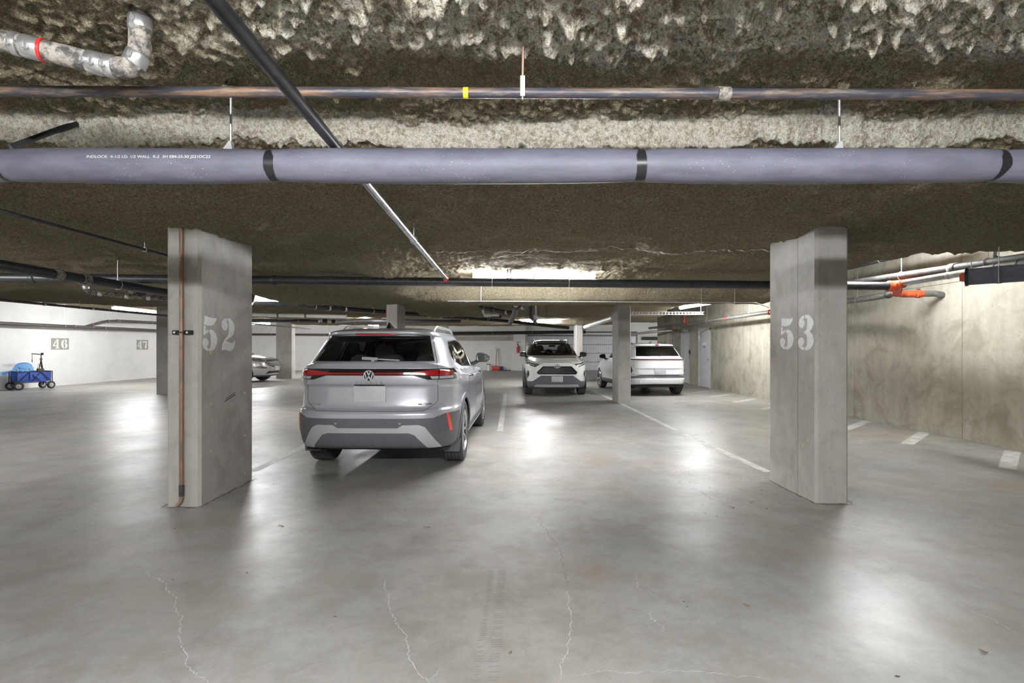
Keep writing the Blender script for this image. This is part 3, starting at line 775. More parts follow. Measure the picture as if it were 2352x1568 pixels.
def arches(car, yr, yf, rw, zc, trim=0.055):
    for yc in (yr, yf):
        if trim: car.cut(circle(yc, zc, rw + trim), 'S', 'arch', lambda c, n: abs(c.x) > 0.6)
    for yc in (yr, yf):
        car.cut(circle(yc, zc, rw), 'S', 'hole', lambda c, n: abs(c.x) > 0.45)
    car.drop('hole')
def wheel(root, x, y, r, w, side, spokes=10, dark=False, style='twin'):
    m = MB(); hw = w / 2; g = 0.007
    prof = [(r * 0.66, -hw * 0.86), (r * 0.80, -hw), (r * 0.93, -hw * 0.98), (r * 0.985, -hw * 0.86)]
    for gx in (-0.52, -0.17, 0.17, 0.52):
        prof += [(r, hw * gx - 0.012), (r, hw * gx - 0.005), (r - g, hw * gx - 0.004), (r - g, hw * gx + 0.004), (r, hw * gx + 0.005), (r, hw * gx + 0.012)]
    prof += [(r * 0.985, hw * 0.86), (r * 0.93, hw * 0.98), (r * 0.80, hw), (r * 0.66, hw * 0.86), (r * 0.64, 0)]
    t = m.lathe(prof, (x, y, r), (side, 0, 0), 44, close=True).build('tyre', 'tread_rubber', root, 30)
    rm = MB().lathe([(r * 0.665, hw * 0.9), (r * 0.69, hw * 0.93), (r * 0.66, hw * 0.8), (r * 0.62, -hw * 0.6), (0.0, -hw * 0.55)], (x, y, r), (side, 0, 0), 32)
    rm.build('rim_barrel', 'rim_dark', t)
    sp = MB(); xo = x + side * hw * 0.62
    for i in range(spokes):
        a = 2 * PI * i / spokes
        for da in ((-0.07, 0.07) if style == 'twin' else (0,)):
            p0 = (xo + side * 0.008, y + math.cos(a) * r * 0.1, r + math.sin(a) * r * 0.1)
            p1 = (xo + side * 0.018, y + math.cos(a + da) * r * 0.66, r + math.sin(a + da) * r * 0.66)
            sp.bar(p0, p1, 0.016 if style == 'twin' else 0.05, 0.018, up=(1, 0, 0))
    sp.cyl((xo - side * 0.01, y, r), (xo + side * 0.022, y, r), r * 0.16, n=16)
    sp.lathe([(r * 0.64, -0.01), (r * 0.68, 0.012), (r * 0.655, 0.02), (r * 0.63, 0.0)], (x + side * hw * 0.8, y, r), (side, 0, 0), 36, close=True)
    sp.build('rim', 'rim_dark' if dark else 'rim_alloy', t, 30)
    return t
def arch_liner(root, yc, zc, r, xin, xout):
    for sd in (-1, 1):
        m = MB(); n = 18; vs = []
        for i in range(n + 1):
            a = PI * (-0.12 + 1.24 * i / n)
            for x in (xin, xout): vs.append((sd * x, yc + math.cos(a) * r, zc + math.sin(a) * r))
        m.add(vs, [(2 * i, 2 * i + 1, 2 * i + 3, 2 * i + 2) for i in range(n)])
        c = len(m.v); m.v.append((sd * xin, yc, zc)); m.f += [(c, 2 * i, 2 * i + 2) for i in range(n)]
        m.build('arch_liner', 'black_plastic', root)
def seat(root, x, y, zseat, back=0.62, wide=0.5):
    s = MB().rbox(x - wide / 2, x + wide / 2, y - 0.1, y + 0.42, zseat - 0.12, zseat + 0.05, 0.04).build('seat', 'seat_fabric', root)
    m = MB(); prof = [(-0.5, 0), (-0.47, 0.25), (-0.42, 0.45), (-0.30, 0.56), (0.30, 0.56), (0.42, 0.45), (0.47, 0.25), (0.5, 0)]
    m.prism([(x + a * wide, b) for a, b in prof], lambda a, b, t: (a, y - 0.08 - b * 0.22 + t, zseat + b * back / 0.56), -0.06, 0.06).build('backrest', 'seat_fabric', s)
    h = [(-0.13, 0), (-0.14, 0.10), (-0.11, 0.17), (-0.05, 0.2), (0.05, 0.2), (0.11, 0.17), (0.14, 0.10), (0.13, 0)]
    m = MB().prism([(x + a, b) for a, b in h], lambda a, b, t: (a, y - 0.31 + t, zseat + back + 0.05 + b), -0.05, 0.05)
    for sx in (-0.06, 0.06): m.cyl((x + sx, y - 0.31, zseat + back - 0.05), (x + sx, y - 0.31, zseat + back + 0.07), 0.008, n=6)
    m.build('headrest', 'seat_fabric', s)
def steering(root, x, y, z):
    n = 24; M2 = Matrix.Rotation(math.radians(25), 3, 'X'); pts = [Vector((x, y, z)) + M2 @ Vector((0.185 * math.cos(2 * PI * i / n), 0, 0.185 * math.sin(2 * PI * i / n))) for i in range(n)]
    MB().tube(pts, 0.015, 8, closed=True).bar((x - 0.18, y, z), (x + 0.18, y, z), 0.03, 0.05).cyl((x, y, z), (x, y + 0.3, z - 0.16), 0.03, n=8).build('steering_wheel', 'black_plastic', root)
def cabin(root, rear_y, dash_y, belt, half, wheel_x=-0.37):
    MB().box(-half, half, rear_y, dash_y + 0.35, belt - 0.55, belt - 0.5).build('cabin_floor', 'seat_fabric', root, None)
    MB().rbox(-half, half, dash_y, dash_y + 0.5, belt - 0.35, belt - 0.02, 0.05).build('dashboard', 'black_plastic', root)
    for sx in (-0.37, 0.37): seat(root, sx, -0.02, belt - 0.52)
    for sx in (-0.42, 0.0, 0.42): seat(root, sx, -0.95, belt - 0.56, 0.52, 0.42)
    steering(root, wheel_x, dash_y - 0.12, belt - 0.08)
    MB().rbox(-0.11, 0.11, dash_y - 0.52, dash_y - 0.50, belt + 0.29, belt + 0.35, 0.008).cyl((0, dash_y - 0.5, belt + 0.35), (0, dash_y - 0.47, belt + 0.41), 0.012, n=6).build('inner_mirror', 'black_plastic', root)
def mirrors(car, root, y, z, w_at, cap, scale=1.0):
    for sd in (-1, 1):
        k3 = scale; x0 = w_at
        prof = [(0.0, -0.05), (0.05, -0.075), (0.17, -0.07), (0.215, -0.03), (0.22, 0.02), (0.19, 0.06), (0.10, 0.085), (0.02, 0.08), (-0.01, 0.03)]
        bm = bmesh.new(); rings = []
        for t, sc in ((-0.005, 0.93), (0.0, 1.0), (0.04, 1.0), (0.09, 0.86), (0.125, 0.5)):
            rings.append([bm.verts.new((sd * (x0 + 0.05 + (0.105 + (a - 0.105) * sc) * k3), y + t * k3, z + b * sc * k3)) for a, b in prof])
        for r0, r1 in zip(rings, rings[1:]):
            for i in range(9): bm.faces.new((r0[i], r0[(i + 1) % 9], r1[(i + 1) % 9], r1[i]))
        bm.faces.new(rings[-1]); bm.faces.new(rings[0]); bmesh.ops.recalc_face_normals(bm, faces=bm.faces[:])
        me = bpy.data.meshes.new('wing_mirror'); bm.to_mesh(me); bm.free()
        o = link_mesh('wing_mirror', me, cap, root, 40)
        MB().prism([(0.105 + (a - 0.105) * 0.88, b * 0.86) for a, b in prof], lambda a, b, t: (sd * (x0 + 0.05 + a * k3), y - 0.0052 * k3 - t, z + b * k3), 0.0, 0.003).build('mirror_face', 'mirror_glass', o, None)
        MB().tube([(sd * (x0 - 0.05), y + 0.06, z - 0.11), (sd * (x0 + 0.02), y + 0.05, z - 0.085), (sd * (x0 + 0.09), y + 0.04, z - 0.04)], [0.035, 0.03, 0.03], 8).build('mirror_arm', 'black_plastic', o)
def rails(car, root, x, y0, y1, mat, h=0.045):
    for sd in (-1, 1):
        pts = []
        for i in range(15):
            t = i / 14; yy = y0 + (y1 - y0) * t; c, no = car.surf(sd * x, yy, 'T')
            e = min(t, 1 - t); pts.append(c + Vector((0, 0, -0.01 + (h + 0.01) * min(1, e / 0.12) ** 0.6)))
        MB().tube(pts, 0.016, 8).build('roof_rail', mat, root)
def fin(car, root, y, mat='gloss_black'):
    c, no = car.surf(0.0, y, 'T')
    pr = [(-0.075, 0.0), (0.10, 0.0), (0.04, 0.03), (-0.03, 0.07), (-0.055, 0.07)]
    MB().prism(pr, lambda a, b, t: (t * (1 - b / 0.085), y + a, c.z - 0.005 + b), -0.034, 0.034).build('antenna_fin', mat, root)
def plate(car, root, z, w, h, view, mat='plate_grey', tilt=0.0):
    c, no = car.surf(0.0, z, view); sg = -1 if view == 'R' else 1
    m = MB().rbox(-w / 2, w / 2, -0.008, 0.008, -h / 2, h / 2, 0.004); m.v = [(x, c.y + sg * 0.012 + y, z + zz) for x, y, zz in m.v]
    o = m.build('licence_plate', mat, root); return o
def text_mesh(txt, size, name, mat, parent, fn, depth=0.004, spacing=1.0, bold=0.0):
    cu = bpy.data.curves.new(name, 'FONT'); cu.body = txt; cu.size = size; cu.align_x = 'CENTER'; cu.align_y = 'CENTER'; cu.extrude = depth / 2; cu.space_character = spacing; cu.offset = bold
    o = bpy.data.objects.new(name, cu); COL.objects.link(o); bpy.context.view_layer.update()
    me = bpy.data.meshes.new_from_object(o.evaluated_get(bpy.context.evaluated_depsgraph_get())); bpy.data.objects.remove(o); bpy.data.curves.remove(cu)
    me.materials.clear()
    for v in me.vertices: v.co = fn(*v.co)
    return link_mesh(name, me, mat, parent, None)

# ---- silver sport-utility car seen from behind
def build_silver():
    B = (4.2, 9, 3.0, 6.5); Gp = (4.0, 7, 2.6, 5)
    rings = [(-2.02,.28,.70,.22,2.0,.22)+B, (-2.20,.295,.86,.24,2.18,.24)+B, (-2.29,.33,.90,.29,2.26,.31)+B, (-2.335,.44,.92,.40,2.31,.44)+B, (-2.35,.56,.93,.53,2.325,.57)+B,
     (-2.352,.655,.932,.64,2.32,.67)+B, (-2.335,.70,.93,.69,2.315,.70)+B, (-2.29,.725,.928,.72,2.31,.73)+B, (-2.272,.80,.925,.78,2.305,.77)+B, (-2.262,.945,.93,.88,2.28,.83)+B,
     (-2.292,.985,.932,.93,2.25,.88)+B, (-2.298,1.05,.93,.98,2.2,.93)+B, (-2.285,1.165,.918,1.03,2.0,1.00)+B, (-2.262,1.178,.91,1.045,1.85,1.02)+B, (-2.235,1.24,.885,1.085,1.5,1.065)+B,
     (-2.21,1.258,.868,1.11,1.12,1.10)+Gp, (-2.08,1.42,.80,1.27,.75,1.32)+Gp, (-1.985,1.53,.735,1.42,.42,1.48)+Gp, (-1.955,1.56,.675,1.53,.2,1.58)+Gp, (-2.035,1.572,.665,1.555,.15,1.60)+Gp,
     (-2.045,1.60,.64,1.585,.1,1.615)+Gp, (-1.72,1.645,.55,1.625,0,1.64)+Gp, (-1.0,1.672,.3,1.66,-.2,1.665)+Gp, (-.6,1.678,.01,1.675,-.5,1.675)+Gp]
    t = thing('silver_car', 'silver sport utility car parked with its tail towards us', 'car', (-1.475, 6.42 + 1.395 * 1.03, 0), math.radians(-1.4), scale=1.03); t.scale.x = 1.005
    zr = lambda z: float(np.interp(z, [0, .95, 1.2, 1.55, 1.7], [0, .95, 1.16, 1.482, 1.638]))
    c = Car(rings, 5, zm=zr)
    back = lambda p, n: p.y < -1.55
    c.cut([(-.665,1.258),(.665,1.258),(.57,1.556),(-.57,1.556)], 'R', 'rear_glass', back)
    c.cut([(-1,1.168),(1,1.168),(1,1.035),(.62,1.035),(.47,1.088),(-.47,1.088),(-.62,1.035),(-1,1.035)], 'R', 'lamp_band', lambda p, n: p.y < -1.9)
    c.cut([(-1,1.15),(-.62,1.15),(-.40,1.122),(.40,1.122),(.62,1.15),(1,1.15),(1,1.088),(.62,1.088),(.40,1.106),(-.40,1.106),(-.62,1.088),(-1,1.088)], 'R', 'tail', lambda p, n: p.y < -2.0)
    c.mirror([(.64,1.078),(1,1.078),(1,1.045),(.66,1.045)], 'R', 'reverse', lambda p, n: p.y < -2.0)
    c.mirror([(.722,1.152),(.732,1.152),(.732,1.04),(.722,1.04)], 'R', 'lamp_band', lambda p, n: p.y < -1.9)
    low = lambda p, n: p.y < -1.86
    c.cut([(-1,.665),(-.80,.665),(-.68,.625),(.68,.625),(.80,.665),(1,.665),(1,.18),(-1,.18)], 'R', 'bumper', low)
    c.cut([(-.745,.318),(-.60,.535),(-.54,.56),(-.37,.56),(-.32,.53),(.32,.53),(.37,.56),(.54,.56),(.60,.535),(.745,.318),(.615,.318),(.49,.458),(.43,.478),(-.43,.478),(-.49,.458),(-.615,.318)], 'R', 'skid', low)
    c.mirror([(.80,.665),(.828,.66),(.852,.47),(.828,.465)], 'R', 'reflector', low)
    c.cut([(-.92,.60),(.92,.60),(.92,.20),(-.92,.20)], 'F', 'bumper', lambda p, n: p.y > 1.9)
    c.mirror([(.55,.84),(.88,.90),(.88,.78),(.6,.74)], 'F', 'headlamp', lambda p, n: p.y > 1.6)
    c.cut([(-.74,1.115),(.74,1.115),(.60,1.572),(-.60,1.572)], 'F', 'windscreen', lambda p, n: p.y > 0.05)
    side = lambda p, n: abs(n.x) > 0.45 and abs(p.x) > .5
    c.cut([(.98,1.118),(-.2,1.142),(-1.15,1.178),(-1.62,1.235),(-1.70,1.30),(-1.62,1.41),(-1.38,1.49),(-.7,1.522),(0,1.505),(.45,1.385)], 'S', 'side_glass', side)
    c.cut([(-.10,1.60),(-.02,1.60),(-.04,1.10),(-.12,1.10)], 'S', 'pillar', lambda p, n: side(p, n) and zr(1.13) < p.z < zr(1.52))
    c.cut([(-1.04,1.60),(-.97,1.60),(-.98,1.10),(-1.05,1.10)], 'S', 'pillar', lambda p, n: side(p, n) and zr(1.165) < p.z < zr(1.505))
    c.cut([(-1.0,.40),(1.0,.40),(1.0,.30),(-1.0,.30)], 'S', 'sill', lambda p, n: abs(p.x) > .6)
    c.cut([(-1.0,.30),(1.0,.30),(1.0,.26),(-1.0,.26)], 'S', 'sill_strip', lambda p, n: abs(p.x) > .6)
    arches(c, -1.395, 1.395, 0.395, 0.365, 0.06)
    spec = {'rear_glass': ('rear_window', 'car_glass', -0.004, None, None), 'lamp_band': ('lamp_band', 'gloss_black', 0.004, None, None), 'tail': ('tail_lamp', 'tail_red', 0.0065, None, 'red tail lamp'),
      'reverse': ('reverse_lamp', 'satin_silver', 0.0065, None, None), 'bumper': ('bumper', 'cladding', 0.006, None, 'dark grey plastic bumper'), 'skid': ('skid_trim', 'satin_silver', 0.018, None, None),
      'reflector': ('reflector', 'reflector_red', 0.010, None, 'bright red upright reflector'), 'headlamp': ('headlamp', 'lamp_clear', 0.003, None, None), 'windscreen': ('windscreen', 'car_glass', -0.003, None, None),
      'side_glass': ('side_window', 'car_glass', -0.004, None, None), 'pillar': ('pillar', 'gloss_black', 0.002, None, None), 'sill': ('sill_cladding', 'cladding', 0.008, None, None),
      'sill_strip': ('sill_strip', 'satin_silver', 0.010, None, None), 'arch': ('arch_trim', 'cladding', 0.012, None, None)}
    o = c.finish(t, spec, 'silver_paint')
    for sx in (-1, 1):
        for yc in (-1.395, 1.395): wheel(t, sx * 0.805, yc, 0.362, 0.235, sx, 10)
    for yc in (-1.395, 1.395): arch_liner(t, yc, 0.365, 0.40, 0.60, 0.90)
    for sx in (-1, 1): MB().prism([(.72,.185),(.90,.185),(.92,.33),(.72,.33)], lambda a, b, q: (sx * a, -1.80 - q, b), 0, 0.012).build('mud_flap', 'cladding', t, None)
    MB().box(-.80, .80, -2.0, 2.0, .24, .27).build('underbody', 'black_plastic', t, None)
    cabin(t, -2.0, 0.95, 1.06, 0.70)
    mirrors(c, t, 0.80, 1.20, 0.80, 'black_plastic', 1.0); rails(c, t, 0.555, -1.55, 0.25, 'clamp_steel', 0.055); fin(c, t, -1.45)
    # tailgate outline, creases
    c.line([(-.595,1.56),(-.69,1.25),(-.715,1.165),(-.715,.80),(-.69,.765),(-.58,.70),(.58,.70),(.69,.765),(.715,.80),(.715,1.165),(.69,1.25),(.595,1.56)], 'R', t)
    c.line([(-.74,1.178),(.74,1.178)], 'R', t, 'crease_strip', 'satin_silver', 0.006)
    for sd in (-1, 1):
        c.line([(-1.02,1.19),(-1.06,1.0),(-1.0,.8),(-.98,.42)], 'S', t, side=sd); c.line([(-.07,1.14),(-.10,.9),(-.08,.42)], 'S', t, side=sd); c.line([(.98,1.11),(1.0,.8),(.92,.42)], 'S', t, side=sd)
        c.line([(-1.7,1.30),(-1.64,1.245),(-1.15,1.17),(-.2,1.134),(.98,1.11)], 'S', t, 'window_trim', 'chrome', 0.007, sd)
        c.line([(-1.7,1.30),(-1.62,1.415),(-1.38,1.498),(-.7,1.53),(0,1.513),(.45,1.393),(.98,1.118)], 'S', t, 'window_trim', 'chrome', 0.006, sd)
        for y0 in (-.92, .15):
            q, no = c.surf(y0, 1.005, 'S', sd)
            MB().tube([q + Vector((0, -0.09, 0)), q + Vector((sd * 0.03, -0.07, 0.002)), q + Vector((sd * 0.034, 0.07, 0.004)), q + Vector((0, 0.10, 0.004))], 0.014, 8).build('door_handle', 'chrome', t)
    MB().rbox(-.23, .23, -2.052, -2.02, zr(1.566), zr(1.581), 0.005).build('brake_lamp', 'tail_red', t)
    q, no = c.surf(.06, 1.275, 'R')
    wz = zr(1.275)
    MB().bar((.07, q.y - .03, wz + .010), (-.10, q.y - .022, wz + .017), .022, .030).bar((-.10, q.y - .02, wz + .017), (.30, q.y + .0, wz - .005), .012, .014).cyl((.02, q.y - .035, wz), (.02, q.y + 0.02, wz), .022, n=10).build('rear_wiper', 'mid_grey', t)
    plate(c, t, .872, .345, .170, 'R'); MB().box(-.16, .16, -2.30, -2.25, .963, .972).build('plate_lamp_bar', 'black_plastic', t, None)
    # round badge with a V over a W
    q, no = c.surf(0, 1.085, 'R'); bz = zr(1.085); yy = q.y - .012
    bd = MB().cyl((0, q.y + .004, bz), (0, yy, bz), .060, n=32).build('badge', 'gloss_black', t)
    ring = [(0.055 * math.cos(2 * PI * i / 36), yy - .001, bz + 0.055 * math.sin(2 * PI * i / 36)) for i in range(36)]
    em = MB().tube(ring, .0042, 6, closed=True)
    for a, b in (((-.021,.050),(0,.008)), ((.021,.050),(0,.008)), ((-.043,.032),(-.022,-.046)), ((-.022,-.046),(0,-.003)), ((0,-.003),(.022,-.046)), ((.022,-.046),(.043,.032))):
        em.bar((a[0], yy - .002, bz + a[1]), (b[0], yy - .002, bz + b[1]), .009, .006, up=(0, 1, 0))
    em.build('emblem', 'emblem_silver', bd)
    def onto(z0): return lambda x, y, d: c.surf(x, z0 + y, 'R')[0] + Vector((0, -0.003 - d, 0))
    for i, ch in enumerate('TIGUAN'): text_mesh(ch, 0.040, 'model_letter', 'chrome', t, (lambda dx: lambda x, y, dd: c.surf(x + dx, 1.003 + y, 'R')[0] + Vector((0, -0.004 - dd, 0)))(-.135 + .054 * i), 0.006, 1.0, 0.0008)
    def at(x0, z0): return lambda x, y, d: c.surf(x + x0, z0 + y, 'R')[0] + Vector((0, -0.003 - d, 0))
    text_mesh('journey', 0.042, 'trim_lettering', 'chrome', t, at(-.60, .765), 0.008, 1.0, 0.0004)
    text_mesh('4MOTION', 0.030, 'drive_lettering', 'black_plastic', t, at(.585, .765), 0.004, 1.05, 0.0008)
    for sx in (-.34, .34): q, no = c.surf(sx, .575, 'R'); MB().cyl(q, q + Vector((0, -.009, 0)), .012, n=10).build('parking_sensor', 'mid_grey', t)
build_silver()

# ---- white car facing us
def build_white_front():
    B = (4.0, 8, 3.2, 7.5); H = (4.0, 8, 3.0, 5.5); Gp = (3.6, 7, 2.6, 5)
    rings = [(-2.0,.25,.70,.20,1.95,.22)+B, (-2.2,.30,.87,.24,2.17,.25)+B, (-2.27,.40,.905,.32,2.24,.31)+B, (-2.29,.52,.92,.45,2.27,.42)+B, (-2.29,.64,.925,.58,2.285,.56)+B,
     (-2.27,.75,.925,.70,2.30,.68)+B, (-2.25,.88,.925,.82,2.29,.82)+B, (-2.24,.98,.925,.92,2.26,.92)+B, (-2.22,1.05,.92,.98,2.19,.985)+H, (-2.2,1.12,.905,1.05,1.85,1.06)+H,
     (-2.18,1.17,.885,1.10,1.42,1.12)+H, (-2.16,1.2,.86,1.13,1.05,1.15)+Gp, (-2.02,1.36,.79,1.29,.70,1.34)+Gp, (-1.9,1.5,.71,1.45,.35,1.5)+Gp, (-1.86,1.56,.65,1.55,.15,1.58)+Gp,
     (-1.95,1.585,.635,1.58,.08,1.605)+Gp, (-1.9,1.62,.605,1.61,.0,1.63)+Gp, (-1.5,1.66,.5,1.65,-.1,1.66)+Gp, (-1,1.685,.28,1.68,-.3,1.68)+Gp, (-.7,1.69,.01,1.69,-.6,1.69)+Gp]
    t = thing('white_car', 'white sport utility car with black roof facing us', 'car', (1.30, 17.0, 0), PI)
    c = Car(rings, 5); fr = lambda p, n: p.y > 1.5
    c.cut([(-1,1.62),(1,1.62),(1,1.75),(-1,1.75)], 'F', 'roof', lambda p, n: True)
    c.cut([(-2.5,1.585),(1,1.585),(1,1.75),(-2.5,1.75)], 'S', 'roof', lambda p, n: True)
    c.cut([(-.74,1.165),(.74,1.165),(.60,1.58),(-.60,1.58)], 'F', 'windscreen', lambda p, n: p.y > 0.0)
    c.cut([(-.545,.66),(-.57,.70),(-.41,.86),(.41,.86),(.57,.70),(.545,.66)], 'F', 'grille', fr)
    c.mirror([(.50,.93),(.63,.845),(.86,.925),(.875,1.045),(.70,.985)], 'F', 'headlamp', lambda p, n: p.y > 1.3)
    c.mirror([(.80,.73),(.85,.745),(.885,.64),(.875,.52),(.84,.53),(.79,.62)], 'F', 'fog', lambda p, n: p.y > 1.4)
    c.cut([(-.46,.61),(.46,.61),(.70,.44),(1,.42),(1,.18),(-1,.18),(-1,.42),(-.70,.44)], 'F', 'lower', fr)
    c.cut([(-.66,.285),(-.60,.35),(.60,.35),(.66,.285)], 'F', 'skid', fr)
    c.cut([(-.5,1.53),(.5,1.53),(.64,1.22),(-.64,1.22)], 'R', 'rear_glass', lambda p, n: p.y < -1.5)
    side = lambda p, n: abs(n.x) > 0.42 and abs(p.x) > .5
    c.cut([(.92,1.165),(-.2,1.175),(-1.3,1.20),(-1.72,1.30),(-1.5,1.47),(-.8,1.54),(0,1.535),(.4,1.43)], 'S', 'side_glass', side)
    c.cut([(-1.05,.44),(1.05,.44),(1.05,.2),(-1.05,.2)], 'S', 'sill', lambda p, n: abs(p.x) > .6)
    arches(c, -1.29, 1.40, 0.395, 0.36, 0.06)
    spec = {'roof': ('roof', 'gloss_black', 0.001, None, 'black roof panel'), 'windscreen': ('windscreen', 'car_glass', -0.003, None, None), 'grille': ('grille', 'black_plastic', -0.018, None, None), 'headlamp': ('headlamp', 'lamp_clear', 0.003, None, None),
      'fog': ('fog_vent', 'black_plastic', -0.012, None, None), 'lower': ('lower_bumper', 'cladding', 0.004, None, None), 'skid': ('skid_plate', 'satin_silver', 0.02, None, None), 'rear_glass': ('rear_window', 'car_glass', -0.003, None, None),
      'side_glass': ('side_window', 'car_glass', -0.003, None, None), 'sill': ('sill_cladding', 'cladding', 0.006, None, None), 'arch': ('arch_trim', 'cladding', 0.012, None, None)}
    MATS_l = MATS
    o = c.finish(t, spec, 'pearl_white_paint')
    for sx in (-1, 1):
        for yc in (-1.29, 1.40): wheel(t, sx * 0.80, yc, 0.36, 0.235, sx, 5, dark=True, style='one')
    for yc in (-1.29, 1.40): arch_liner(t, yc, 0.36, 0.40, 0.60, 0.90)
    MB().box(-.80, .80, -1.95, 1.95, .22, .25).build('underbody', 'black_plastic', t, None)
    cabin(t, -1.9, 0.85, 1.15, 0.68); mirrors(c, t, 0.78, 1.20, 0.80, 'gloss_black', 1.0); rails(c, t, 0.55, -1.4, 0.05, 'black_plastic')
    gr = o.get('grille', t)
    for z in (.70, .745, .79, .83):
        hw = .52 - (z - .70) * .85; pts = []
        for i in range(13): q, no = c.surf(-hw + 2 * hw * i / 12, z, 'F'); pts.append(q + Vector((0, -.006, 0)))
        MB().tube(pts, .006, 6).build('grille_bar', 'dark_grey', gr)
    for poly in (([(-.58,.70),(-.41,.868),(.41,.868),(.58,.70),(.55,.652),(-.55,.652),(-.58,.70)]),): c.line(poly, 'F', t, 'grille_surround', 'gloss_black', .009)
    c.line([(-.62,.945),(-.48,.935),(-.38,.985),(.38,.985),(.48,.935),(.62,.945)], 'F', t, 'bonnet_gap', 'panel_gap', .006)
    q, no = c.surf(0, .885, 'F'); n = 40
    bd = MB(); bd.prism([(.088 * math.cos(2 * PI * i / n), .062 * math.sin(2 * PI * i / n)) for i in range(n)], lambda a, b, d: (a, q.y + d, .885 + b), -.02, .012); bd = bd.build('badge', 'dark_grey', t)
    em = MB()
    for rx, rz, oz in ((.084, .058, 0), (.028, .05, .004), (.058, .022, .022)):
        em.tube([(rx * math.cos(2 * PI * i / n), q.y + .014, .885 + oz + rz * math.sin(2 * PI * i / n)) for i in range(n)], .006, 6, closed=True)
    em.build('emblem', 'emblem_silver', bd)
    plate(c, t, .51, .33, .165, 'F')
    for sd in (-1, 1):
        c.line([(sd * .60, .95), (sd * .85, 1.01)], 'F', t, 'lamp_strip', 'label_white', .010, lift=.003); c.line([(sd * .66, .90), (sd * .84, .96)], 'F', t, 'lamp_strip', 'label_white', .007, lift=.003)
        c.line([(sd * .845, .72), (sd * .868, .62), (sd * .858, .54)], 'F', t, 'fog_strip', 'label_white', .008, lift=.002)
        MB().rbox(sd * .50 - .03, sd * .50 + .03, .155, .175, 1.545, 1.58, .004).build('windscreen_sticker', 'label_white', t)
        c.line([(.93, 1.12), (.98, .8), (.92, .44)], 'S', t, side=sd); c.line([(-.1, 1.16), (-.1, .44)], 'S', t, side=sd)
    q, no = c.surf(.0, 1.2, 'F')
    MB().bar((-.05, q.y + .012, 1.185), (.26, q.y - .10, 1.30), .014, .012).bar((-.6, q.y - .1, 1.19), (-.05, q.y + .012, 1.185), .014, .012).build('front_wiper', 'black_plastic', t)
build_white_front()

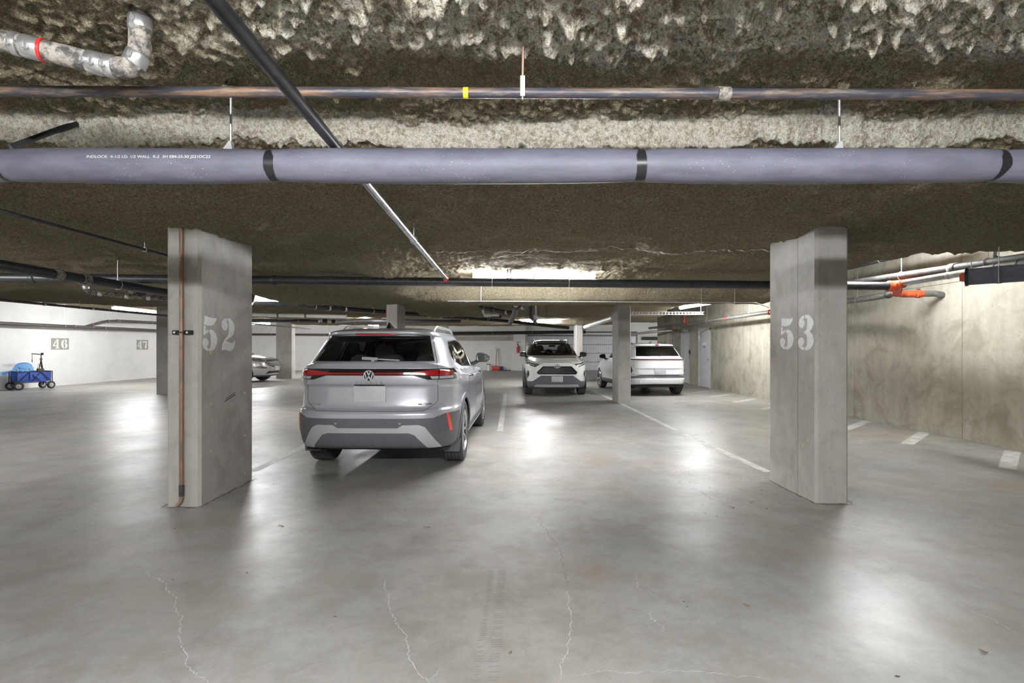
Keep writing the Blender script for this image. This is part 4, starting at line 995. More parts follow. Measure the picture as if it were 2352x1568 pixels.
# ---- white hatchback seen from behind
def build_white_rear():
    B = (4.4, 9, 3.2, 7); H = (4.2, 8, 3, 5.5); Gp = (3.6, 7, 2.6, 5)
    rings = [(-1.9,.33,.70,.22,1.9,.22)+B, (-2.08,.345,.85,.26,2.06,.25)+B, (-2.15,.38,.885,.33,2.13,.33)+B, (-2.172,.48,.90,.44,2.16,.45)+B, (-2.165,.515,.903,.50,2.165,.52)+B, (-2.125,.535,.905,.53,2.17,.55)+B,
     (-2.105,.61,.91,.60,2.17,.62)+B, (-2.14,.635,.91,.63,2.17,.66)+B, (-2.135,.78,.912,.74,2.15,.75)+B, (-2.152,.81,.912,.80,2.10,.84)+H, (-2.14,1.04,.905,.92,1.95,.92)+H, (-2.155,1.065,.895,.97,1.7,.99)+H,
     (-2.14,1.11,.885,1.0,1.5,1.02)+H, (-2.085,1.155,.85,1.04,1.12,1.06)+Gp, (-1.94,1.30,.78,1.2,.8,1.24)+Gp, (-1.82,1.42,.70,1.36,.45,1.40)+Gp, (-1.78,1.455,.64,1.44,.25,1.465)+Gp, (-1.88,1.475,.625,1.47,.18,1.485)+Gp,
     (-1.85,1.505,.595,1.495,.1,1.505)+Gp, (-1.4,1.545,.48,1.535,0,1.54)+Gp, (-.9,1.565,.25,1.56,-.2,1.56)+Gp, (-.6,1.57,.01,1.57,-.5,1.57)+Gp]
    t = thing('white_hatchback', 'white hatchback parked tail-out beside the right wall', 'car', (4.12, 17.0, 0), math.radians(5))
    c = Car(rings, 5); bk = lambda p, n: p.y < -1.45
    c.cut([(-.66,1.165),(.66,1.165),(.565,1.45),(-.565,1.45)], 'R', 'rear_glass', bk)
    c.cut([(-.93,1.085),(.93,1.085),(.93,1.055),(-.93,1.055)], 'R', 'band', lambda p, n: p.y < -1.7)
    c.mirror([(.77,.74),(.81,.92),(.95,.92),(.95,.58),(.84,.59)], 'R', 'tail', lambda p, n: p.y < -1.72)
    c.cut([(-.95,.522),(.95,.522),(.95,.54),(.64,.60),(.58,.615),(-.58,.615),(-.64,.60),(-.95,.54)], 'R', 'band2', lambda p, n: p.y < -1.7)
    c.cut([(-.72,1.06),(.72,1.06),(.6,1.46),(-.6,1.46)], 'F', 'windscreen', lambda p, n: p.y > 0.1)
    side = lambda p, n: abs(n.x) > 0.42 and abs(p.x) > .5
    c.cut([(.95,1.07),(-.3,1.09),(-1.2,1.13),(-1.5,1.24),(-1.2,1.38),(-.6,1.43),(0,1.42),(.4,1.34)], 'S', 'side_glass', side)
    c.cut([(-1.0,.40),(1.0,.40),(1.0,.2),(-1.0,.2)], 'S', 'sill', lambda p, n: abs(p.x) > .6)
    arches(c, -1.33, 1.33, 0.375, 0.34, 0.05)
    spec = {'rear_glass': ('rear_window', 'car_glass', -0.004, None, None), 'band': ('light_band', 'dark_red_lens', 0.003, None, 'thin dark red light band'), 'tail': ('tail_lamp', 'dark_red_lens', 0.006, None, None), 'band2': ('diffuser_band', 'cladding', 0.004, None, None),
      'windscreen': ('windscreen', 'car_glass', -0.003, None, None), 'side_glass': ('side_window', 'car_glass', -0.003, None, None), 'sill': ('sill_cladding', 'cladding', 0.006, None, None), 'arch': ('arch_trim', 'cool_white_paint', 0.006, None, None)}
    c.finish(t, spec, 'cool_white_paint')
    for sx in (-1, 1):
        for yc in (-1.33, 1.33): wheel(t, sx * 0.795, yc, 0.342, 0.215, sx, 5, style='one')
    for yc in (-1.33, 1.33): arch_liner(t, yc, 0.34, 0.38, 0.60, 0.88)
    MB().box(-.78, .78, -1.95, 1.9, .25, .32).build('underbody', 'black_plastic', t, None)
    cabin(t, -1.85, 0.85, 1.05, 0.66); mirrors(c, t, 0.72, 1.12, 0.79, 'black_plastic', 0.95); rails(c, t, 0.53, -1.35, 0.05, 'black_plastic', 0.03); fin(c, t, -1.35, 'black_plastic')
    c.line([(-.57,1.455),(-.69,1.16),(-.74,1.05),(-.745,.83),(-.60,.62),(.60,.62),(.745,.83),(.74,1.05),(.69,1.16),(.57,1.455)], 'R', t)
    c.line([(-.74,.805),(.74,.805)], 'R', t, 'panel_gap', 'panel_gap', .003)
    plate(c, t, .71, .33, .165, 'R'); MB().rbox(-.055, .055, -1.895, -1.86, 1.478, 1.508, .006).build('brake_lamp', 'tail_red', t)
    q, no = c.surf(.1, 1.19, 'R'); MB().bar((-.02, q.y - .02, 1.19), (.34, q.y + .02, 1.215), .02, .02).cyl((0, q.y - .03, 1.185), (0, q.y + .03, 1.185), .025, n=8).build('rear_wiper', 'black_plastic', t)
    for sd in (-1, 1):
        MB().rbox(sd * .60 - .02, sd * .60 + .02, -2.19, -2.15, .41, .47, .004).build('tow_cover', 'cool_white_paint', t)
        c.line([(-.1, 1.08), (-.1, .4)], 'S', t, side=sd); c.line([(.93, 1.06), (.95, .7), (.9, .4)], 'S', t, side=sd)
build_white_rear()

# ---- grey car in the left bay, pointing to the right
def build_grey():
    B = (4.0, 8, 3.0, 6.5); H = (4.0, 8, 2.8, 5); Gp = (3.6, 7, 2.6, 5)
    rings = [(-2.1,.25,.70,.20,2.05,.22)+B, (-2.28,.32,.87,.24,2.22,.25)+B, (-2.35,.42,.905,.32,2.29,.33)+B, (-2.37,.55,.925,.45,2.32,.48)+B, (-2.36,.68,.935,.6,2.33,.62)+B,
     (-2.33,.80,.935,.72,2.31,.76)+B, (-2.30,.95,.935,.84,2.26,.88)+B, (-2.28,1.05,.925,.94,2.16,.97)+H, (-2.26,1.12,.905,1.02,1.85,1.04)+H,
     (-2.24,1.17,.885,1.08,1.42,1.09)+H, (-2.2,1.2,.86,1.11,1.05,1.12)+Gp, (-2.02,1.36,.79,1.29,.60,1.36)+Gp, (-1.9,1.5,.71,1.45,.25,1.52)+Gp, (-1.88,1.56,.65,1.55,.05,1.58)+Gp,
     (-1.98,1.585,.635,1.58,.0,1.605)+Gp, (-1.9,1.62,.605,1.61,-.1,1.63)+Gp, (-1.5,1.66,.5,1.65,-.2,1.66)+Gp, (-1,1.68,.28,1.68,-.4,1.68)+Gp, (-.8,1.69,.01,1.69,-.7,1.69)+Gp]
    t = thing('grey_car', 'pewter grey car parked sideways under the far left strip light', 'car', (-12.30, 21.65, 0), -PI / 2)
    c = Car(rings, 4, 28, 28); fr = lambda p, n: p.y > 1.4
    c.cut([(-.52,.70),(-.62,.80),(-.50,.92),(.50,.92),(.62,.80),(.52,.70),(.30,.62),(-.30,.62)], 'F', 'grille', fr)
    c.mirror([(.60,.86),(.66,.96),(.88,1.0),(.92,.90),(.74,.85)], 'F', 'headlamp', lambda p, n: p.y > 1.55)
    c.mirror([(.58,.62),(.80,.68),(.90,.60),(.62,.55)], 'F', 'fog', lambda p, n: p.y > 1.75)
    c.cut([(-.50,.46),(.50,.46),(.62,.36),(-.62,.36)], 'F', 'lower', fr)
    c.cut([(-1,.30),(1,.30),(1,.18),(-1,.18)], 'F', 'under', fr); c.cut([(-1,.40),(1,.40),(1,.18),(-1,.18)], 'R', 'under', lambda p, n: p.y < -1.9)
    c.mirror([(.55,1.0),(.62,1.12),(.95,1.06),(.95,.93)], 'R', 'tail', lambda p, n: p.y < -1.7)
    c.cut([(-.72,1.135),(.72,1.135),(.60,1.57),(-.60,1.57)], 'F', 'windscreen', lambda p, n: p.y > -.2)
    c.cut([(-.64,1.2),(.64,1.2),(.55,1.55),(-.55,1.55)], 'R', 'rear_glass', lambda p, n: p.y < -1.5)
    c.cut([(.92,1.14),(-.2,1.15),(-1.3,1.18),(-1.76,1.28),(-1.5,1.47),(-.8,1.54),(-.1,1.535),(.3,1.43)], 'S', 'side_glass', lambda p, n: abs(n.x) > .42 and abs(p.x) > .5)
    arches(c, -1.32, 1.38, 0.385, 0.36, 0.03)
    spec = {'grille': ('grille', 'black_plastic', -0.02, None, None), 'headlamp': ('headlamp', 'lamp_clear', .003, None, None), 'fog': ('fog_lamp', 'lamp_clear', .003, None, None), 'lower': ('lower_intake', 'black_plastic', -.015, None, None),
      'under': ('lower_bumper', 'cladding', .004, None, None), 'tail': ('tail_lamp', 'tail_red', .004, None, None), 'windscreen': ('windscreen', 'car_glass', -.003, None, None), 'rear_glass': ('rear_window', 'car_glass', -.003, None, None),
      'side_glass': ('side_window', 'car_glass', -.003, None, None), 'arch': ('arch_trim', 'cladding', .006, None, None)}
    o = c.finish(t, spec, 'warm_silver_paint')
    for z, hw in ((.67, .42), (.73, .52), (.79, .58), (.85, .55)):
        pts = [c.surf(-hw + 2 * hw * i / 10, z, 'F')[0] + Vector((0, -.006, 0)) for i in range(11)]
        MB().tube(pts, .014, 6).build('grille_bar', 'chrome', o.get('grille', t))
    q, no = c.surf(0, .86, 'F')
    MB().tube([(.07 * math.cos(2 * PI * i / 24), q.y + .012, .86 + .036 * math.sin(2 * PI * i / 24)) for i in range(24)], .006, 6, closed=True).bar((-.03, q.y + .012, .835), (-.02, q.y + .012, .885), .008, .01, up=(0, 1, 0)).bar((.02, q.y + .012, .835), (.03, q.y + .012, .885), .008, .01, up=(0, 1, 0)).bar((-.025, q.y + .012, .855), (.025, q.y + .012, .865), .008, .01, up=(0, 1, 0)).build('emblem', 'chrome', t)
    plate(c, t, .57, .32, .165, 'F')
    for sx in (-1, 1):
        for yc in (-1.32, 1.38): wheel(t, sx * 0.80, yc, 0.36, 0.23, sx, 10)
    for yc in (-1.32, 1.38): arch_liner(t, yc, 0.36, 0.39, 0.60, 0.90)
    MB().box(-.80, .80, -2.05, 2.0, .22, .25).build('underbody', 'black_plastic', t, None)
    cabin(t, -1.9, 0.85, 1.12, 0.68); mirrors(c, t, 0.75, 1.15, 0.87, 'warm_silver_paint', 1.0)
build_grey()

# ================================================================== PIPES
def hanger(parent, p, r, ztop, mat='zinc', ring=True):
    p = Vector(p); h = MB().cyl((p.x, p.y, p.z + r), (p.x, p.y, ztop), 0.005, n=6)
    h.build('hanger_rod', mat, parent, world=True)
    if ring:
        pass
def pipe(name, label, cat, pts, r, mat, bend=0.12, n=14, rings=(), hangers=(), sections=None, group=None):
    """rings: (t along the run 0..1, length, extra radius, material, part name); hangers: (t, top height)."""
    q = rounded(pts, bend); t = thing(name, label, cat, q[0], group=group)
    L = [0.0]
    for a, b in zip(q, q[1:]): L.append(L[-1] + (b - a).length)
    def at(f):
        s = f * L[-1]
        for i in range(len(q) - 1):
            if s <= L[i + 1] or i == len(q) - 2:
                k2 = (s - L[i]) / max(1e-9, L[i + 1] - L[i]); return q[i].lerp(q[i + 1], k2), (q[i + 1] - q[i]).normalized()
    if sections:
        for f0, f1, m2 in sections:
            a, b = at(f0)[0], at(f1)[0]; mid = [p for p, l in zip(q, L) if f0 * L[-1] < l < f1 * L[-1]]
            MB().tube([a] + mid + [b], r, n).build('pipe_section', m2, t, world=True)
    else: MB().tube(q, r, n).build('pipe_run', mat, t, world=True)
    for f, ln, er, m2, nm in rings:
        p, d = at(f); MB().tube([p - d * ln / 2, p - d * ln * 0.42, p + d * ln * 0.42, p + d * ln / 2], [r + er * 0.5, r + er, r + er, r + er * 0.5], n).build(nm, m2, t, world=True)
    for f, zt in hangers:
        p, d = at(f); s = d.cross(Vector((0, 0, 1))).normalized(); k2 = 16
        MB().tube([p + (s * math.cos(2 * PI * i / k2) + Vector((0, 0, 1)) * math.sin(2 * PI * i / k2)) * (r + 0.006) for i in range(k2)], 0.0045, 5, closed=True).cyl(p + Vector((0, 0, r + 0.004)), (p.x, p.y, zt), 0.0045, n=6).build('pipe_hanger', 'zinc', t, world=True)
    return t, at

# big insulated pipe across the picture: five sleeves with tape at the joints
yc, zc, RB = 2.30, 2.2095, 0.0765
t = thing('insulated_pipe', 'thick grey foam-insulated pipe with black tape bands crossing overhead', 'pipe', (-4.2, yc, zc))
xs = [-4.2, -2.27, -1.064, 0.567, 2.16, 4.3]
for i in range(5):
    a, b = xs[i], xs[i + 1]; pts, rr = [], []
    for j in range(25):
        f = j / 24; e = min(f, 1 - f) * (b - a)
        pts.append((a + (b - a) * f, yc, zc + 0.002 * math.sin(i + 5 * f))); rr.append(RB - 0.009 * math.exp(-e / 0.16))
    MB().tube(pts, rr, 40).build('insulation_sleeve', 'pipe_insulation', t, world=True)
    if i:
        s = 0.004; m = MB(); k2 = 40; vs = []
        for k3 in range(k2):
            an = 2 * PI * k3 / k2
            for off in (-0.022, 0.022): vs.append((a + off + s * (-math.sin(an)) * (1 if a > 0 else -1), yc - math.cos(an) * (RB - 0.0075), zc + math.sin(an) * (RB - 0.0075)))
        m.add(vs, [(2 * i2, 2 * i2 + 1, (2 * i2 + 3) % (2 * k2), (2 * i2 + 2) % (2 * k2)) for i2 in range(k2)]).build('tape_band', 'black_tape', t, world=True)
def wrap(x, y, d):
    ph = math.radians(10) + y / (RB + 0.001); rr = RB + 0.0005 + d
    return Vector((-1.58 + x * 1.12 - t.location.x, -math.cos(ph) * rr, math.sin(ph) * rr))
text_mesh('INDLOCK  4-1/2 I.D. 1/2 WALL  R-2  3H E84-25-50 J221DC22', 0.0185, 'pipe_print', 'label_white', t, wrap, 0.0004)
for hx in (-1.263, 1.47):
    MB().cyl((hx, yc, zc + RB), (hx, yc, 2.64), 0.0055, n=8).build('hanger_rod', 'zinc', t, world=True)
    MB().prism([(-0.03, 0), (0.012, 0), (0.006, 0.035), (-0.004, 0.035)], lambda a, b, q: (hx + a, yc + q, zc + RB - 0.004 + b), -0.012, 0.012).cyl((hx, yc, zc + RB + .01), (hx, yc, zc + RB + .03), 0.01, n=6).build('hanger_clip', 'satin_silver', t, None, world=True)
    m = MB()
    for i in range(26):
        a = random.random() * 6.3; rr = random.uniform(0, 0.03); m.ball((hx + rr * math.cos(a), yc + rr * math.sin(a), 2.56 + random.uniform(-0.03, 0.03)), random.uniform(0.006, 0.016), n=6, m=4)
    m.build('fibre_clump', 'ceiling_fibre', t, world=True)

pipe('gas_pipe', 'slim rusty steel pipe with a yellow band running along the ceiling', 'pipe', [(-4, 2.05, 2.426), (4, 2.05, 2.398)], 0.0205, 'rusty_pipe', rings=((0.4769, 0.02, 0.0008, 'yellow_tape', 'yellow_band'), (0.606, 0.05, 0.0065, 'old_pipe', 'coupling')))
hz = thing('pipe_strap', 'white metal strap on a thin rod holding the rusty pipe', 'pipe strap', (0.042, 2.05, 2.412))
MB().bar((0.042, 2.028, 2.39), (0.042, 2.028, 2.47), 0.018, 0.003, up=(0, 1, 0)).tube([(0.042, 2.05 + 0.023 * math.cos(a), 2.412 + 0.023 * math.sin(a)) for a in [2 * PI * i / 14 for i in range(14)]], 0.004, 5, closed=True).build('strap', 'label_white', hz, None, world=True)
MB().cyl((0.042, 2.04, 2.46), (0.044, 2.02, 2.58), 0.005, n=6).build('hanger_rod', 'copper', hz, world=True)

pipe('sprinkler_pipe', 'long steel sprinkler branch running away overhead to the black cross pipe', 'pipe', [(-0.74, -1.5, 2.31), (-0.872, 6.72, 2.31), (-0.875, 6.86, 2.285)], 0.0245, 'steel_pipe', 0.05,
     sections=((0.0, 0.49, 'dark_steel_pipe'), (0.49, 1.0, 'steel_pipe')), rings=((0.885, 0.012, 0.004, 'black_tape', 'label_ring'), (0.985, 0.09, 0.012, 'red_paint', 'red_elbow')), hangers=((0.70, 2.46),))
pipe('cross_pipe', 'black main pipe crossing the garage below the long strip light', 'pipe', [(-13.5, 5.9, 2.28), (5.40, 7.32, 2.28)], 0.057, 'black_iron', rings=((0.395, .06, .008, 'black_iron', 'coupling'), (0.55, .06, .008, 'black_iron', 'coupling')),
     hangers=((0.30, 2.45), (0.52, 2.45), (0.70, 2.4), (0.755, 2.45), (0.93, 2.45)))
lb = thing('lamp_bracket', 'twin steel drop rods between ceiling and cross pipe beside the strip light', 'bracket', (-0.05, 6.95, 2.3))
MB().bar((-0.06, 6.93, 2.33), (-0.06, 6.93, 2.46), 0.012, 0.03).bar((-0.02, 6.93, 2.33), (-0.02, 6.93, 2.46), 0.012, 0.03).build('drop_rod', 'zinc', lb, None, world=True)

# fittings at the right wall
t = thing('grooved_tee', 'orange grooved fittings joining the pipes at the right wall', 'pipe fitting', (5.45, 7.33, 2.28))
MB().tube([(5.36, 7.315, 2.28), (5.38, 7.317, 2.28), (5.50, 7.325, 2.28), (5.52, 7.33, 2.28)], [.06, .078, .078, .066], 16).build('coupling', 'orange_fitting', t, world=True)
MB().tube([(5.5, 7.20, 2.30), (5.5, 7.32, 2.29)], [.06, .07], 16).build('coupling', 'orange_fitting', t, world=True)
MB().tube(rounded([(5.5, 7.33, 2.28), (5.75, 7.65, 2.27), (6.05, 8.05, 2.27)], .1), .055, 14).build('orange_branch', 'orange_fitting', t, world=True)
MB().tube(rounded([(6.0, 7.98, 2.27), (6.28, 8.30, 2.27), (6.62, 8.25, 2.27)], .14), .055, 14).build('orange_elbow', 'orange_fitting', t, world=True)
for p, d in (((5.78, 7.69, 2.27), (.62, .78, 0)), ((6.05, 8.05, 2.27), (.64, .77, 0)), ((6.55, 8.26, 2.27), (1, -.15, 0))):
    p, d = Vector(p), Vector(d).normalized(); MB().tube([p - d * .03, p - d * .025, p + d * .025, p + d * .03], [.055, .068, .068, .055], 16).build('clamp', 'orange_fitting', t, world=True)
    sidev = d.cross(Vector((0, 0, 1))); MB().bar(p + Vector((0, 0, .07)) - sidev * .03, p + Vector((0, 0, .07)) + sidev * .03, .03, .022).build('bolt_pad', 'cast_iron', t, None, world=True)
MB().tube(rounded([(6.60, 8.25, 2.27), (6.80, 8.2, 2.27), (6.95, 8.2, 2.23)], .08), .05, 14).build('wall_stub', 'grey_iron', t, world=True)
pipe('steel_branch', 'bright galvanised pipe running towards us from the orange fittings', 'pipe', [(5.5, 7.2, 2.31), (5.5, -3.5, 2.31)], 0.044, 'steel_pipe', rings=((.07, .02, .004, 'zinc', 'pipe_ring'), (.13, .012, .003, 'black_tape', 'pipe_ring'), (.155, .012, .003, 'black_tape', 'pipe_ring')), hangers=((.10, 2.46),))
pipe('wall_main', 'dark sprinkler main with red couplings along the right wall', 'pipe', [(6.05, 8.1, 2.27), (6.28, 8.7, 2.27), (6.34, 12.6, 2.28), (6.2, 19.4, 2.26), (5.9, 22, 2.26)], 0.048, 'grey_iron', 0.3,
     rings=((.02, .10, .012, 'cast_iron', 'coupling'), (.325, .09, .016, 'red_paint', 'red_coupling'), (.50, .07, .014, 'red_paint', 'red_coupling'), (.715, .07, .014, 'orange_fitting', 'orange_coupling')), hangers=((.09, 3.05), (.40, 3.05), (.6, 3.05)))
pipe('valve_riser', 'small orange valve and riser on the wall main near the doors', 'valve', [(6.2, 18.35, 2.28), (6.18, 18.35, 2.62)], 0.03, 'orange_fitting', rings=((.3, .08, .025, 'orange_fitting', 'valve_body'), (.85, .06, .03, 'orange_fitting', 'valve_body')))
pipe('soil_pipe', 'cast iron soil pipe slung under the lit recess at right', 'pipe', [(5.72, 4.4, 2.37), (5.75, 5.75, 2.405), (5.75, 8.9, 2.505), (5.75, 12.5, 2.6)], 0.055, 'cast_iron', rings=((.28, .10, .012, 'old_pipe', 'hub_joint'), (.62, .1, .012, 'cast_iron', 'hub_joint')), hangers=((.22, 2.6), (.39, 3.0), (.6, 3.0)))
pipe('recess_pipe', 'black pipe high in the lit recess behind the ceiling edge', 'pipe', [(6.08, 7.3, 2.85), (6.08, 13, 2.85)], 0.042, 'black_iron', hangers=((.2, 3.04),))
pipe('slanted_pipe', 'short dark pipe slanting down from the recess to the wall', 'pipe', [(6.15, 6.5, 2.75), (6.5, 6.9, 2.62), (6.93, 6.95, 2.58)], 0.02, 'cast_iron', 0.05)
t, at = pipe('insulated_end', 'thick grey insulated pipe end with black wrap above the right wall', 'pipe', [(4.83, 5.46, 2.15), (5.35, 4.94, 2.15), (6.9, 3.4, 2.15)], 0.088, 'pipe_insulation', 0.1, 24, rings=((.005, .03, .010, 'black_tape', 'end_cap'), (.045, .07, -.006, 'black_tape', 'tape_band'), (.09, .05, .004, 'pipe_insulation', 'insulation_collar'), (.12, .04, -.004, 'black_tape', 'tape_band')), hangers=((.09, 2.44),))
MB().tube([(4.80, 5.49, 2.15), (4.85, 5.44, 2.15)], [.04, .06], 14).build('orange_insert', 'orange_fitting', t, world=True)

# left side
pipe('drain_main', 'black drain pipe with hub joints running away at the far left', 'pipe', [(-4.74, 1.2, 2.17), (-4.74, 8.3, 2.15), (-4.9, 9.6, 2.2), (-4.9, 9.7, 2.5)], 0.053, 'black_iron', 0.25,
     rings=((.475, .10, .010, 'old_pipe', 'hub_joint'), (.515, .10, .010, 'old_pipe', 'hub_joint')), hangers=((.40, 2.47), (.57, 2.47), (.72, 2.47)))
pipe('far_drain', 'long black drain slanting behind the alarm bell column', 'pipe', [(-7.2, 9.8, 2.42), (-5.65, 11.3, 2.41), (-3.36, 14.4, 2.40), (-0.245, 18.0, 2.354), (2.1, 19.0, 2.15)], 0.06, 'black_iron', 0.3,
     rings=((.30, .05, .010, 'clamp_steel', 'band_clamp'), (.335, .05, .010, 'clamp_steel', 'band_clamp'), (.55, .05, .010, 'clamp_steel', 'band_clamp'), (.585, .05, .010, 'clamp_steel', 'band_clamp'), (.62, .05, .010, 'grey_iron', 'band_clamp')),
     hangers=((.12, 2.5), (.27, 2.5), (.40, 2.5), (.48, 2.5), (.53, 2.5), (.67, 2.5), (.74, 2.5)))
pipe('thin_branch', 'thin dark pipe hugging the ceiling left of the stencilled 52 column', 'pipe', [(-3.66, 1.5, 2.375), (-3.66, 5.6, 2.375), (-3.9, 9.5, 2.36)], 0.014, 'black_iron', hangers=((.45, 2.45),))
pipe('bay_branch', 'slim brown sprinkler pipe along the edge of the left recess', 'pipe', [(-9.5, 7, 2.29), (-9.5, 15.2, 2.29), (-9.45, 24, 2.3)], 0.026, 'brown_pipe', rings=((.2, .05, .008, 'zinc', 'coupling'), (.27, .05, .008, 'zinc', 'coupling')), hangers=((.12, 2.45), (.25, 2.45), (.33, 2.45)))
pipe('wall_pipe', 'lower brown pipe hung along the white wall above the stall numbers', 'pipe', [(-16.6, 11, 2.19), (-16.6, 32, 2.26)], 0.055, 'brown_pipe', rings=((.40, .05, .012, 'grey_iron', 'coupling'), (.44, .05, .012, 'grey_iron', 'coupling')), hangers=((.38, 3.05), (.47, 3.05), (.62, 3.05), (.8, 3.05)))
pipe('wall_pipe_branch', 'upper branch pipe rising off the brown wall pipe', 'pipe', [(-16.6, 19.9, 2.23), (-16.48, 20.7, 2.48), (-16.4, 21.3, 2.54), (-16.4, 30, 2.70)], 0.05, 'brown_pipe', 0.2, rings=((.03, .06, .012, 'grey_iron', 'coupling'), (.10, .06, .012, 'grey_iron', 'coupling'), (.14, .06, .012, 'grey_iron', 'coupling')), hangers=((.15, 3.05), (.34, 3.05)))
pipe('back_pipe', 'thin brown pipe hung along the far back wall', 'pipe', [(-16.5, 32.1, 2.28), (-7.0, 32.1, 2.24)], 0.06, 'brown_pipe', hangers=((.15, 2.9), (.35, 2.9), (.5, 2.9), (.62, 2.9)))
pipe('rear_cross_pipe', 'dark pipe crossing the left half just above the broad column', 'pipe', [(-13.5, 20.0, 2.48), (-2.0, 20.0, 2.46)], 0.06, 'black_iron', rings=((.52, .05, .01, 'clamp_steel', 'band_clamp'), (.58, .05, .01, 'zinc', 'band_clamp')), hangers=((.45, 2.6), (.64, 2.6)))
pipe('pale_pipe', 'pale grey drain with couplings behind the long black drain', 'pipe', [(-8.2, 13.8, 2.32), (-5.9, 14.0, 2.29), (-4.55, 14.1, 2.265)], 0.055, 'white_pvc', 0.2, rings=((.5, .05, .01, 'grey_iron', 'coupling'), (.7, .05, .01, 'grey_iron', 'coupling')))
pipe('trap_pipe', 'jointed white drain with black fittings left of the silver car roof', 'pipe', [(-6.4, 17.1, 2.32), (-5.95, 17.1, 2.28), (-5.3, 17.1, 2.33), (-4.35, 17.1, 2.38)], 0.045, 'white_pvc', 0.2, rings=((.08, .16, .02, 'cast_iron', 'elbow_fitting'), (.22, .12, .02, 'cast_iron', 'elbow_fitting'), (.36, .04, .01, 'clamp_steel', 'band_clamp')))
pipe('rafter_branch', 'slim rusty pipe sloping along the ceiling above the long drain', 'pipe', [(-4.9, 11.3, 2.47), (-3.75, 14.75, 2.43)], 0.018, 'rusty_pipe')
t, at = pipe('offset_drain', 'grimy jointed drain with several stubs at the left ceiling edge', 'pipe', [(-7.05, 8.45, 2.50), (-7.05, 8.48, 2.33), (-6.6, 8.75, 2.29), (-5.8, 9.3, 2.27)], 0.045, 'old_pipe', 0.09, rings=((.06, .06, .008, 'clamp_steel', 'band_clamp'), (.20, .06, .008, 'clamp_steel', 'band_clamp'), (.42, .06, .008, 'clamp_steel', 'band_clamp'), (.60, .06, .01, 'clamp_steel', 'band_clamp'), (.8, .06, .01, 'cast_iron', 'band_clamp')))
for f in (.45, .62, .82):
    p, d = at(f); MB().tube([p, p + Vector((0, 0, .22))], .035, 12).build('drain_stub', 'old_pipe', t, world=True)
    MB().tube([p + Vector((0, 0, .10)), p + Vector((0, 0, .15))], .041, 12).build('band_clamp', 'clamp_steel', t, world=True)

pts = [P(322, -60, 1.86), P(322, 20, 1.86), P(322, 120, 1.86), P(300, 158, 1.86), P(250, 152, 1.85), P(150, 128, 1.82), P(0, 92, 1.77), P(-260, 40, 1.68)]
t, at = pipe('clamped_drain', 'old drain elbow with bright steel clamps dropping from the ceiling', 'pipe', pts, 0.036, 'old_pipe', 0.06, 20,
     rings=((.09, .022, .003, 'clamp_steel', 'band_clamp'), (.175, .045, .003, 'clamp_steel', 'band_clamp'), (.30, .045, .004, 'clamp_steel', 'band_clamp'), (.395, .028, .003, 'clamp_steel', 'band_clamp'), (.44, .05, .003, 'clamp_steel', 'band_clamp'), (.595, .012, .004, 'red_paint', 'red_ring'), (.625, .055, .003, 'clamp_steel', 'band_clamp'), (.67, .022, .003, 'clamp_steel', 'band_clamp')))
for f in (.095, .165, .19, .29, .395, .43, .455, .615, .665):
    p, d = at(f); q = p + Vector((0, -.037, -.012)); MB().bar(q - d * 0.008, q + d * .008, .012, .016).cyl(q + Vector((0, -.004, -.014)), q + Vector((0, -.004, .014)), .0045, n=6).build('clamp_screw', 'zinc', t, None, world=True)
pipe('bracket_arm', 'short black rod slanting out of the ceiling step at left', 'rod', [P(190, 281, 2.68), P(118, 303, 2.55), P(25, 338, 2.42)], 0.0135, 'dark_steel_pipe', .02, rings=((.28, .07, .002, 'black_tape', 'tape_wrap'),))
# copper drain on the 52 column
pipe('copper_pipe', 'copper pipe strapped to the front of the stencilled 52 column', 'pipe', [(-2.885, 4.47, 2.60), (-2.885, 4.47, 0.06), (-2.915, 4.45, 0.02)], 0.0185, 'copper', .03, rings=((.945, .10, .003, 'cast_iron', 'patina_sleeve'),))
t = thing('pipe_clamp', 'black channel clamp holding the copper pipe', 'pipe clamp', (-2.885, 4.49, 1.53))
MB().rbox(-.085, -.02, -.018, .012, -.019, .019, .003).rbox(.02, .085, -.018, .012, -.019, .019, .003).build('channel', 'black_plastic', t)
MB().tube([(-.024, 0, 0), (-.018, -.03, 0), (0, -.043, 0), (.018, -.03, 0), (.024, 0, 0)], .006, 6).build('saddle', 'black_plastic', t)
for sx in (-.062, .048): MB().cyl((sx, -.024, 0), (sx, -.017, 0), .009, n=6).build('bolt', 'zinc', t)

# middle distance
pipe('conduit', 'thin pale conduit strung under the concrete beam', 'conduit', [P(1028, 691, 8.35), P(1735, 694.5, 8.35), P(1766, 706, 8.6)], 0.008, 'zinc', .05, 8, hangers=((.10, 2.5), (.76, 2.5), (.86, 2.5)))
pipe('stack_drain', 'grey drain stack with cleanout cap hanging behind the beam', 'pipe', [P(1187, 689, 10.0), P(1183, 716, 11.0), P(1172, 741, 12.5)], 0.056, 'grey_iron', .3, rings=((.02, .07, .012, 'grey_iron', 'cleanout_cap'), (.12, .04, .01, 'clamp_steel', 'band_clamp'), (.2, .04, .01, 'cast_iron', 'band_clamp'), (.78, .05, .01, 'grey_iron', 'band_clamp')))
pipe('white_drop', 'white drop pipe bending into the grey drain stack', 'pipe', [P(1184, 640, 9.95), P(1184, 673, 9.95), P(1195, 683, 10.0), P(1206, 688, 10.1), P(1196, 702, 10.4)], 0.03, 'grey_iron', .06, rings=((.20, .22, .003, 'white_pvc', 'white_sleeve'), (.47, .04, .008, 'grey_iron', 'coupling')))
